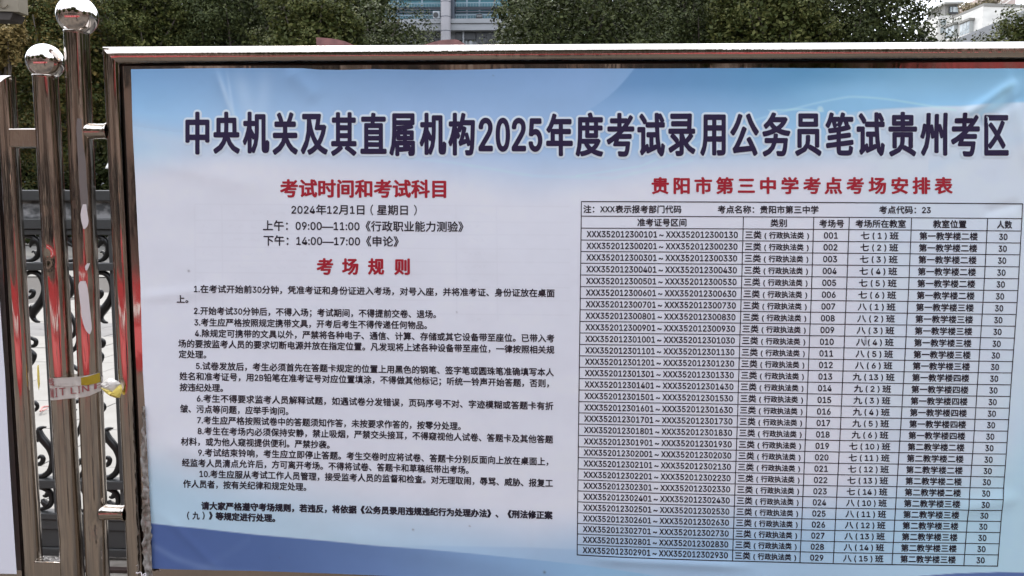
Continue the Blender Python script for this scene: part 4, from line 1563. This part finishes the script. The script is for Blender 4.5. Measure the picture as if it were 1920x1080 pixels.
def s_of(px):       # distance along the left facade for a photo column
    lo, hi = 0.0, Lw * 1.6
    for _ in range(40):
        md = (lo + hi) / 2
        p = np.array(W3(md, cz1))
        d = p - CAM
        q = 960 + FPX * d.dot(RGT) / d.dot(FWD)
        if q > px:
            lo = md
        else:
            hi = md
    return (lo + hi) / 2


def z_of(px, py):
    s = s_of(px)
    Y = D1 + ul[1] * s
    return float(at(px, py, Y)[1])


for (pl, pr_, yt, yb) in ((1781.5, 1797.5, 46, 69), (1808.5, 1827.5, 38, 62)):
    s1, s0 = s_of(pl), s_of(pr_)
    z1, z0 = z_of(pr_, yt), z_of(pr_, yb)
    w = wbox('bay_window', s0, s1, z0, z1, 0.003, 0.42, WFR)
    wbox('window_canopy', s0 - 0.15, s1 + 0.1, z1, z1 + 0.22, 0.0, 0.62, GREYT)
    wbox('window_ledge', s0 - 0.1, s1 + 0.1, z0 - 0.15, z0, 0.0, 0.5, WHITE)
    for k in range(3):
        a_ = s0 + (s1 - s0) * (k + 0.08) / 3
        b_ = s0 + (s1 - s0) * (k + 0.92) / 3
        wbox('pane', a_, b_, z0 + (z1 - z0) * 0.30, z1 - 0.08, 0.421, 0.44, WGL, w)
        wbox('pane', a_, b_, z0 + 0.05, z0 + (z1 - z0) * 0.25, 0.421, 0.44, WGL, w)
s0, s1 = s_of(1799), s_of(1790.5)
acu = thing('air_conditioner', 'white air conditioner unit on the apartment block wall above the left bay window', 'air conditioner', W3(s0, z_of(1795, 43)))
wbox('casing', s0, s1, z_of(1795, 43), z_of(1795, 36), 0.03, 0.5, WHITE, acu)
wbox('fan_grille', s0 + 0.1, s0 + (s1 - s0) * .55, z_of(1795, 42), z_of(1795, 37), 0.501, 0.52, GREYT, acu)
# lower wing left of the corner with a roof room above
wing = thing('roof_pavilion_block', 'grey flat-roofed stair tower with dark window left of the white apartment block', 'building', (B(1776, 30, 92)[0], 92, 0))
pv = lambda px, py: B(px, py, 92.0)
Geo().box(pv(1757, 60)[0], pv(1783, 60)[0], 92, 97, 0, pv(1775, 29)[1]).out('wall', WHITE, wing)
Geo().box(pv(1772, 60)[0], pv(1799, 60)[0], 92.3, 96.5, pv(1775, 29)[1] + .003, pv(1775, 8)[1]).out('roof_room', GREYT, wing)
Geo().box(pv(1766, 60)[0], pv(1801, 60)[0], 91.6, 97, pv(1775, 8)[1] + .003, pv(1775, 4)[1]).out('roof_slab', mat('grey_slab', (0.3, 0.3, 0.28), 0.8), wing)
wn = Geo().box(pv(1779, 60)[0], pv(1796, 60)[0], 92.2, 92.29, pv(1775, 25)[1], pv(1775, 11)[1]).out('window', DARKIN, wing)
for a_, b_ in ((1780, 1784.5), (1786, 1795)):
    Geo().box(pv(a_, 60)[0], pv(b_, 60)[0], 92.15, 92.198, pv(1775, 22)[1], pv(1775, 12.5)[1]).out('pane', WGL, wn)
for k, (ya, yb) in enumerate(((38, 47), (52, 62))):
    Geo().box(pv(1763, 60)[0], pv(1772, 60)[0], 91.9, 91.997, pv(1775, yb)[1], pv(1775, ya)[1]).out('window', WGL, wing)
# roof garden scrub and pinkish roof house behind
r_ = np.random.default_rng(5)
n_ = 2500
sx = r_.random(n_)
P = np.array([W3(s * Lw * 1.05, cz1 + 0.2 + h, -0.8 - d) for s, h, d in zip(sx, r_.random(n_) * (0.5 + 1.5 * vnoise(sx * 9, sx * 3)), r_.random(n_) * 1.2)])
V, F_ = leaves(P, np.tile([0, -0.4, 0.6], (n_, 1)), 0.22, r_)
mesh('roof_garden_plants', V, F_, BROWN, kind='stuff', label='brownish green plants along the roof edge of the white apartment block', cat='plants', loc=W3(2, cz1))
pk = thing('roof_house', 'pinkish rooftop house with a sloping stair rail above the white apartment block', 'building', (B(1870, 5, 96)[0], 96, 0))
qv = lambda px, py: B(px, py, 96.0)
Geo().box(qv(1838, 0)[0], qv(1905, 0)[0], 96, 104, 0, qv(1860, -6)[1]).out('wall', PINK, pk)
g = Geo()
g.tube([(qv(1868, 9)[0], 95.6, qv(1868, 9)[1]), (qv(1884, -2)[0], 95.6, qv(1884, -2)[1])], 0.07, 6)
g.tube([(qv(1880, 9)[0], 95.6, qv(1880, 9)[1]), (qv(1893, 0)[0], 95.6, qv(1893, 0)[1])], 0.07, 6)
g.tube([(qv(1868, 9)[0], 95.6, qv(1868, 9)[1]), (qv(1880, 9)[0], 95.6, qv(1880, 9)[1])], 0.07, 6)
g.out('stair_rail', WHITE, pk)
Geo().box(qv(1848, 0)[0], qv(1857, 0)[0], 95.9, 95.997, qv(1860, 9)[1], qv(1860, 4)[1]).out('window', WHITE, pk)

# ------------------------------------------------------------------ gatehouse corner with lettering, top left
BEIGE = mat('beige_fascia', (0.17, 0.145, 0.105), rough=0.7, noise=((2, 2, 2), 4, (0.14, 0.12, 0.085), 0.4, 0.7))
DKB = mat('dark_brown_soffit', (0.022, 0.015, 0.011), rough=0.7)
LET = mat('brown_letters', (0.10, 0.075, 0.04), rough=0.5)
DS = 17.0
sv = lambda px, py: B(px, py, DS)
kiosk = thing('gatehouse', 'gatehouse corner with beige sign fascia and dark brown underside at the top left', 'building', (sv(-80, 100)[0], DS, 0))
V = []
for Y in (DS, DS + 0.35):
    for px, py in ((-300, -60), (31, -60), (35, 22), (-300, 11)):
        x, z = sv(px, py)
        V.append((x, Y, z))
mesh('sign_fascia', V, [(3, 2, 1, 0), (4, 5, 6, 7), (0, 1, 5, 4), (1, 2, 6, 5), (2, 3, 7, 6), (3, 0, 4, 7)], BEIGE, kiosk)
V = []
for Y in (DS + 0.05, DS + 0.5):
    for px, py in ((-300, 12), (22, 22.5), (16, 36), (-300, 30)):
        x, z = sv(px, py)
        V.append((x, Y, z))
mesh('soffit', V, [(3, 2, 1, 0), (4, 5, 6, 7), (0, 1, 5, 4), (1, 2, 6, 5), (2, 3, 7, 6), (3, 0, 4, 7)], DKB, kiosk)
Geo().box(sv(-290, 0)[0] - 3, sv(-290, 0)[0], DS + 0.05, DS + 3, 0, sv(-60, 31)[1] - 0.02).out('wall', BEIGE, kiosk)
g = Geo()
arc = [(4, -3), (1, 5), (3, 12), (8, 15), (13, 13), (16, 9)]
g.tube([(sv(a, b)[0], DS - 0.03, sv(a, b)[1]) for a, b, _ in smooth_path([(x, y, 0) for x, y in arc], 4)], 0.012, 6)
arc = [(-4, 10), (2, 13.5), (8, 15.5)]
g.tube([(sv(a, b)[0], DS - 0.03, sv(a, b)[1]) for a, b in arc], 0.01, 6)
g.out('lettering', LET, kiosk)

# small pale garden ornament glimpsed under the trees
lampX, lampZ = B(207, 312, 14)
lampo = thing('garden_lamp', 'pale pointed lamp hood on a dark pole in the shade beside the board frame', 'lamp', (lampX, 14, 0))
g = Geo().lathe([(0.01, 0.10), (0.05, 0.06), (0.09, -0.02), (0.10, -0.045), (0.085, -0.05)], (lampX, 14, lampZ), 16)
g.out('lamp_hood', mat('pale_hood', (0.55, 0.55, 0.52), 0.5), lampo, smooth=True)
g = Geo()
g.tube([(lampX, 14, 0), (lampX, 14, lampZ - 0.04)], 0.035, 10)
g.out('pole', NAVY, lampo)

# ------------------------------------------------------------------ the street behind the viewer (mirrored in the steel)
REDP = mat('red_plastic', (0.42, 0.045, 0.05), rough=0.35)
BRICKW = mat('brown_facade', (0.29, 0.205, 0.17), rough=0.8, noise=((0.4, 0.4, 0.7), 5, (0.21, 0.15, 0.125), 0.4, 0.65))
DKG = mat('dark_window_glass', (0.055, 0.05, 0.048), rough=0.08, spec=0.8)
YW = -13.0
fac = thing('street_building', 'brown three storey street building across the forecourt behind the viewer', 'building', (0, YW, 0))
Geo().box(-26, 26, YW - 8, YW, 0, 9.2).out('wall', BRICKW, fac)
wp = None
for iz in range(3):
    for ix in range(16):
        x = -19.4 + ix * 2.4
        z = 1.0 + iz * 2.9
        if wp is None:
            wp = Geo().box(-0.7, 0.7, YW - 0.03, YW + 0.04, 0, 1.5).out('window', DKG, fac)
            wp.location = (x, 0, z)
        else:
            instance(wp, (x, 0, z), fac)
pl = None
for ix in range(17):
    x = -20.6 + ix * 2.4
    if pl is None:
        pl = Geo().box(-0.18, 0.18, YW + 0.003, YW + 0.22, 0, 9.4).out('pilaster', mat('pale_pilaster', (0.36, 0.31, 0.27), 0.8), fac)
        pl.location = (x, 0, 0)
    else:
        instance(pl, (x, 0, 0), fac)
fac2 = thing('street_building', 'grey taller street building behind the viewer at the left', 'building', (-28, -20, 0))
Geo().box(-38, -18, -30, -18, 0, 14).out('wall', CONC2, fac2)
for iz in range(4):
    for ix in range(6):
        Geo().box(-37 + ix * 3.2, -35.4 + ix * 3.2, -18.05, -17.95, 1.5 + iz * 3.1, 3.1 + iz * 3.1).out('window', DKG, fac2)

br0 = None
bx0 = [-5.6, -4.35, -3.1, -1.85, -0.6, 0.65, 1.9, 3.15]
for i, x in enumerate(bx0):
    lab = 'red plastic road barrier, number %s counted from the left in the row behind the viewer' % ('one two three four five six seven eight'.split()[i])
    t = thing('road_barrier', lab, 'barrier', (x, -5.6, 0), 'red barriers in a row behind the viewer')
    if br0 is None:
        prof_ = [(-0.25, 0.0), (-0.25, 0.15), (-0.12, 0.45), (-0.10, 0.92), (0.10, 0.92), (0.12, 0.45), (0.25, 0.15), (0.25, 0.0)]
        V = [(x + sx_, -5.6 + a, b) for sx_ in (-0.58, 0.58) for a, b in prof_]
        n8 = len(prof_)
        F_ = [(k, (k + 1) % n8, n8 + (k + 1) % n8, n8 + k) for k in range(n8)] + [tuple(range(n8 - 1, -1, -1)), tuple(range(n8, 2 * n8))]
        br0 = [mesh('barrier_body', V, F_, REDP, t)]
        br0.append(Geo().box(x - 0.4, x + 0.4, -5.6 + 0.108, -5.6 + 0.128, 0.55, 0.66).out('reflective_strip', mat('white_strip', (0.8, 0.8, 0.8), 0.4), t))
    else:
        for o in br0:
            instance(o, o.location, t)
tree('street tree left behind the viewer', 0, 0, 10, 10, 1, LEAF_DARK, 10, 0.1, 50, 1) if False else None


def street_tree(x, y, h, r0, lab, seed):
    r = np.random.default_rng(seed)
    root = thing('street_tree', lab, 'tree', (x, y, 0), 'street trees behind the viewer')
    n = 5000
    q = r.normal(size=(n, 3))
    q /= np.linalg.norm(q, axis=1)[:, None]
    P = q * (r.random((n, 1)) ** 0.4) * np.array([r0, r0, r0 * 0.8])
    P *= (0.6 + 0.7 * vnoise(q[:, 0] * 3 + 5, q[:, 2] * 3 + seed))[:, None]
    P += np.array([x, y, h])
    V, F_ = leaves(P, q, 0.3, r)
    mesh('crown', V, F_, LEAF_OLIVE, root)
    g = Geo()
    g.tube([(x, y, 0), (x + .05, y, h * 0.5), (x, y, h)], [0.17, 0.13, 0.06], 10)
    g.out('trunk', BARK, root)


street_tree(-9.5, -9.0, 5.2, 2.3, 'street tree left behind the viewer, beside the grey building', 51)
street_tree(-3.2, -9.5, 5.6, 2.4, 'street tree in the middle of the row behind the viewer', 52)
street_tree(3.4, -9.0, 5.0, 2.2, 'street tree right behind the viewer', 53)

# trees and buildings at the sides, mirrored in the tubes
for i, (x, y, h, rr, lab) in enumerate(((-13, -3.5, 4.6, 2.9, 'bushy street tree to the left of the gate, nearest the kerb'), (-14.5, 3.5, 5.0, 3.0, 'bushy tree inside the courtyard at the far left'),
                                        (10.5, -4.5, 4.6, 2.9, 'bushy street tree to the right of the gate, nearest the kerb'), (13.5, 2.5, 5.2, 3.1, 'bushy tree inside the courtyard at the far right'), (0.6, -8.8, 6.6, 2.6, 'tallest street tree, straight behind the viewer'))):
    street_tree(x, y, h, rr, lab, 60 + i)
sideb = thing('side_building', 'brown two storey building at the left end of the forecourt', 'building', (-21, -6, 0))
Geo().box(-27, -19, -14, 2, 0, 8.0).out('wall', BRICKW, sideb)
for iy in range(5):
    for iz in range(2):
        Geo().box(-19.03, -18.95, -13 + iy * 3, -11.6 + iy * 3, 1.2 + iz * 3.4, 2.9 + iz * 3.4).out('window', DKG, sideb)
sideb2 = thing('side_building', 'brown two storey building at the right end of the forecourt', 'building', (21, -6, 0))
Geo().box(17, 25, -14, 1.5, 0, 8.5).out('wall', BRICKW, sideb2)
for iy in range(5):
    for iz in range(2):
        Geo().box(16.95, 17.03, -13 + iy * 3, -11.6 + iy * 3, 1.2 + iz * 3.4, 2.9 + iz * 3.4).out('window', DKG, sideb2)

# the photographer, in a red jacket, standing behind the camera and mirrored in the posts
SKIN = mat('skin', (0.45, 0.28, 0.21), rough=0.5)
JACKET = mat('red_jacket', (0.40, 0.05, 0.055), rough=0.7, bump=((30, 30, 30), 3, 0.4, 0.01))
TROUS = mat('dark_trousers', (0.03, 0.03, 0.035), rough=0.8)
HAIR = mat('black_hair', (0.012, 0.011, 0.01), rough=0.5)
SHOE = mat('dark_shoes', (0.05, 0.04, 0.035), rough=0.5)
PX, PY = 0.06, -2.30
person = thing('person', 'person in a red jacket and dark trousers holding a phone up, mirrored in the steel', 'person', (PX, PY, 0))


def skin(name, joints, edges, radii, m, parent, levels=2):
    me = bpy.data.meshes.new(name)
    org = Vector((PX, PY, 0))
    me.from_pydata([Vector(j) for j in joints], edges, [])
    o = bpy.data.objects.new(name, me)
    COL.objects.link(o)
    o.parent = parent
    md = o.modifiers.new('skin', 'SKIN')
    md.use_smooth_shade = True
    for v, rr in zip(me.skin_vertices[0].data, radii):
        v.radius = rr if isinstance(rr, tuple) else (rr, rr)
        v.use_root = False
    me.skin_vertices[0].data[0].use_root = True
    sb = o.modifiers.new('sub', 'SUBSURF')
    sb.levels = sb.render_levels = levels
    me.materials.append(m)
    return o


# body: pelvis, spine, neck, legs, arms raised in front to hold the phone
J = [(0, 0, 0.92), (0, 0, 1.05), (0, -0.01, 1.22), (0, 0.0, 1.36), (0, 0.01, 1.46), (0, 0.03, 1.54),
     (0.10, 0, 0.86), (0.11, 0.02, 0.48), (0.12, 0, 0.09), (0.12, 0.16, 0.035),
     (-0.10, 0, 0.86), (-0.11, 0.02, 0.48), (-0.12, 0, 0.09), (-0.12, 0.16, 0.035),
     (0.17, 0, 1.38), (0.22, 0.12, 1.16), (0.09, 0.36, 1.42),
     (-0.17, 0, 1.38), (-0.24, 0.12, 1.16), (-0.13, 0.36, 1.42)]
Eg = [(0, 1), (1, 2), (2, 3), (3, 4), (4, 5), (0, 6), (6, 7), (7, 8), (8, 9), (0, 10), (10, 11), (11, 12), (12, 13), (3, 14), (14, 15), (15, 16), (3, 17), (17, 18), (18, 19)]
Rr = [(0.13, 0.10), (0.125, 0.095), (0.14, 0.10), (0.13, 0.09), (0.055, 0.055), (0.05, 0.05), 0.085, 0.06, 0.042, 0.035, 0.085, 0.06, 0.042, 0.035, 0.058, 0.045, 0.03, 0.058, 0.045, 0.03]
body = skin('body', J, Eg, Rr, TROUS, person)
# jacket follows torso and sleeves
Jj = [(0, 0, 0.90), (0, 0, 1.05), (0, -0.01, 1.22), (0, 0.0, 1.37), (0, 0.01, 1.45), (0.17, 0, 1.38), (0.22, 0.12, 1.16), (0.10, 0.34, 1.40), (-0.17, 0, 1.38), (-0.24, 0.12, 1.16), (-0.14, 0.34, 1.40)]
skin('jacket', Jj, [(0, 1), (1, 2), (2, 3), (3, 4), (3, 5), (5, 6), (6, 7), (3, 8), (8, 9), (9, 10)],
     [(0.185, 0.14), (0.17, 0.13), (0.18, 0.13), (0.165, 0.115), (0.085, 0.08), 0.085, 0.068, 0.052, 0.085, 0.068, 0.052], JACKET, person)
hd = skin('head', [(0, 0.035, 1.52), (0, 0.045, 1.60), (0, 0.05, 1.68), (0, 0.045, 1.74)], [(0, 1), (1, 2), (2, 3)], [(0.05, 0.05), (0.07, 0.085), (0.078, 0.098), (0.06, 0.08)], SKIN, person)
skin('hair', [(0, -0.015, 1.60), (0, 0.0, 1.70), (0, 0.035, 1.775), (0, 0.10, 1.77)], [(0, 1), (1, 2), (2, 3)], [(0.07, 0.06), (0.084, 0.085), (0.075, 0.08), (0.05, 0.04)], HAIR, person)
g = Geo()
for sx_ in (-1, 1):
    bm = bmesh.new()
    bmesh.ops.create_uvsphere(bm, u_segments=10, v_segments=8, radius=0.012)
    bm.verts.index_update()
    g.add([(v.co.x + PX + sx_ * 0.032, v.co.y + PY + 0.137, v.co.z + 1.668) for v in bm.verts], [[v.index for v in f.verts] for f in bm.faces])
    bm.free()
g.out('eyes', HAIR, person)
g = Geo()
g.tube([(PX, PY + 0.14, 1.66), (PX, PY + 0.163, 1.635), (PX, PY + 0.15, 1.625)], [0.008, 0.014, 0.012], 8)
g.tube([(PX - 0.024, PY + 0.138, 1.598), (PX, PY + 0.146, 1.596), (PX + 0.024, PY + 0.138, 1.598)], [0.004, 0.007, 0.004], 6)
g.out('nose_and_mouth', SKIN, person, smooth=True)
for sx_, hx in ((1, 0.09), (-1, -0.13)):
    Jh = [(hx, 0.36, 1.42), (hx - sx_ * 0.005, 0.40, 1.455), (hx - sx_ * 0.01, 0.425, 1.49)]
    Eh = [(0, 1), (1, 2)]
    Rh = [(0.026, 0.022), (0.036, 0.018), (0.032, 0.014)]
    for f_ in range(4):
        b = len(Jh)
        oz = 1.455 + f_ * 0.020
        Jh += [(hx + sx_ * 0.01, 0.43, oz), (hx - sx_ * 0.012, 0.452, oz + 0.004), (hx - sx_ * 0.038, 0.455, oz + 0.004)]
        Eh += [(2, b), (b, b + 1), (b + 1, b + 2)]
        Rh += [0.010, 0.009, 0.0075]
    b = len(Jh)
    Jh += [(hx - sx_ * 0.012, 0.405, 1.455), (hx - sx_ * 0.036, 0.41, 1.478)]
    Eh += [(1, b), (b, b + 1)]
    Rh += [0.011, 0.009]
    skin('hand', Jh, Eh, Rh, SKIN, person, 1)
for sx_ in (-1, 1):
    Geo().box(PX + sx_ * 0.12 - 0.05, PX + sx_ * 0.12 + 0.05, PY - 0.09, PY + 0.21, 0.0, 0.09, 0.03).out('shoe', SHOE, person, smooth=True)
ph = thing('phone', 'black phone held up in both hands, mirrored in the steel', 'phone', (PX - 0.02, PY + 0.445, 1.48))
Geo().box(PX - 0.095, PX + 0.058, PY + 0.430, PY + 0.4385, 1.452, 1.525, 0.004).out('phone_body', HAIR, ph)

# wings and trees added beside the courtyard to block sky mirrored in steel
wingb = thing('filler_wing', 'grey green wing added on the courtyard right to block sky mirrored in steel', 'building', (24, 12, 0))
Geo().box(21, 30, 2.5, 60, 0, 10.5).out('wall', CONC, wingb)
for iy in range(12):
    for iz in range(3):
        Geo().box(20.95, 21.03, 4 + iy * 4.4, 6.6 + iy * 4.4, 1.2 + iz * 3.3, 3.0 + iz * 3.3).out('window', DKG, wingb)
for i, (x, y, h, rr, lab) in enumerate(((13.5, 9.5, 5.4, 3.3, 'unseen courtyard tree added on the right to block mirrored sky, third from gate'), (16.5, 17.5, 5.2, 3.0, 'unseen courtyard tree added on the right to block mirrored sky, before the hedge'))):
    street_tree(x, y, h, rr, lab, 80 + i)  # added trees cover bright sky gaps mirrored in the tubes

wingl = thing('filler_wing', 'grey green wing added on the courtyard left to block sky mirrored in steel', 'building', (-34, 12, 0))  # added to keep bright sky off the left edges of the posts
Geo().box(-44, -34, 4, 60, 0, 10.5).out('wall', CONC, wingl)
for iy in range(12):
    for iz in range(3):
        Geo().box(-34.03, -33.95, 5.5 + iy * 4.4, 8.1 + iy * 4.4, 1.2 + iz * 3.3, 3.0 + iz * 3.3).out('window', DKG, wingl)

ban = thing('banner', 'unseen red cloth banner added behind the viewer to redden the mirrored backing strip', 'banner', (7.7, YW + 0.3, 4.4))  # made-up banner, only there to put red into the backing sheet reflection
g = Geo()
n_ = 40
V = [(5.2 + 5.0 * i / n_, YW + 0.30 + 0.03 * math.sin(i * 1.3), z + 0.03 * math.sin(i * 0.4)) for i in range(n_ + 1) for z in (3.9, 4.9)]
g.add(V, [(2 * i, 2 * i + 2, 2 * i + 3, 2 * i + 1) for i in range(n_)])
g.out('cloth', mat('red_cloth', (0.27, 0.04, 0.04), rough=0.7), ban)
for x in (5.2, 10.2):
    Geo().box(x - 0.03, x + 0.03, YW + 0.003, YW + 0.36, 3.85, 4.95).out('batten', BARK, ban)
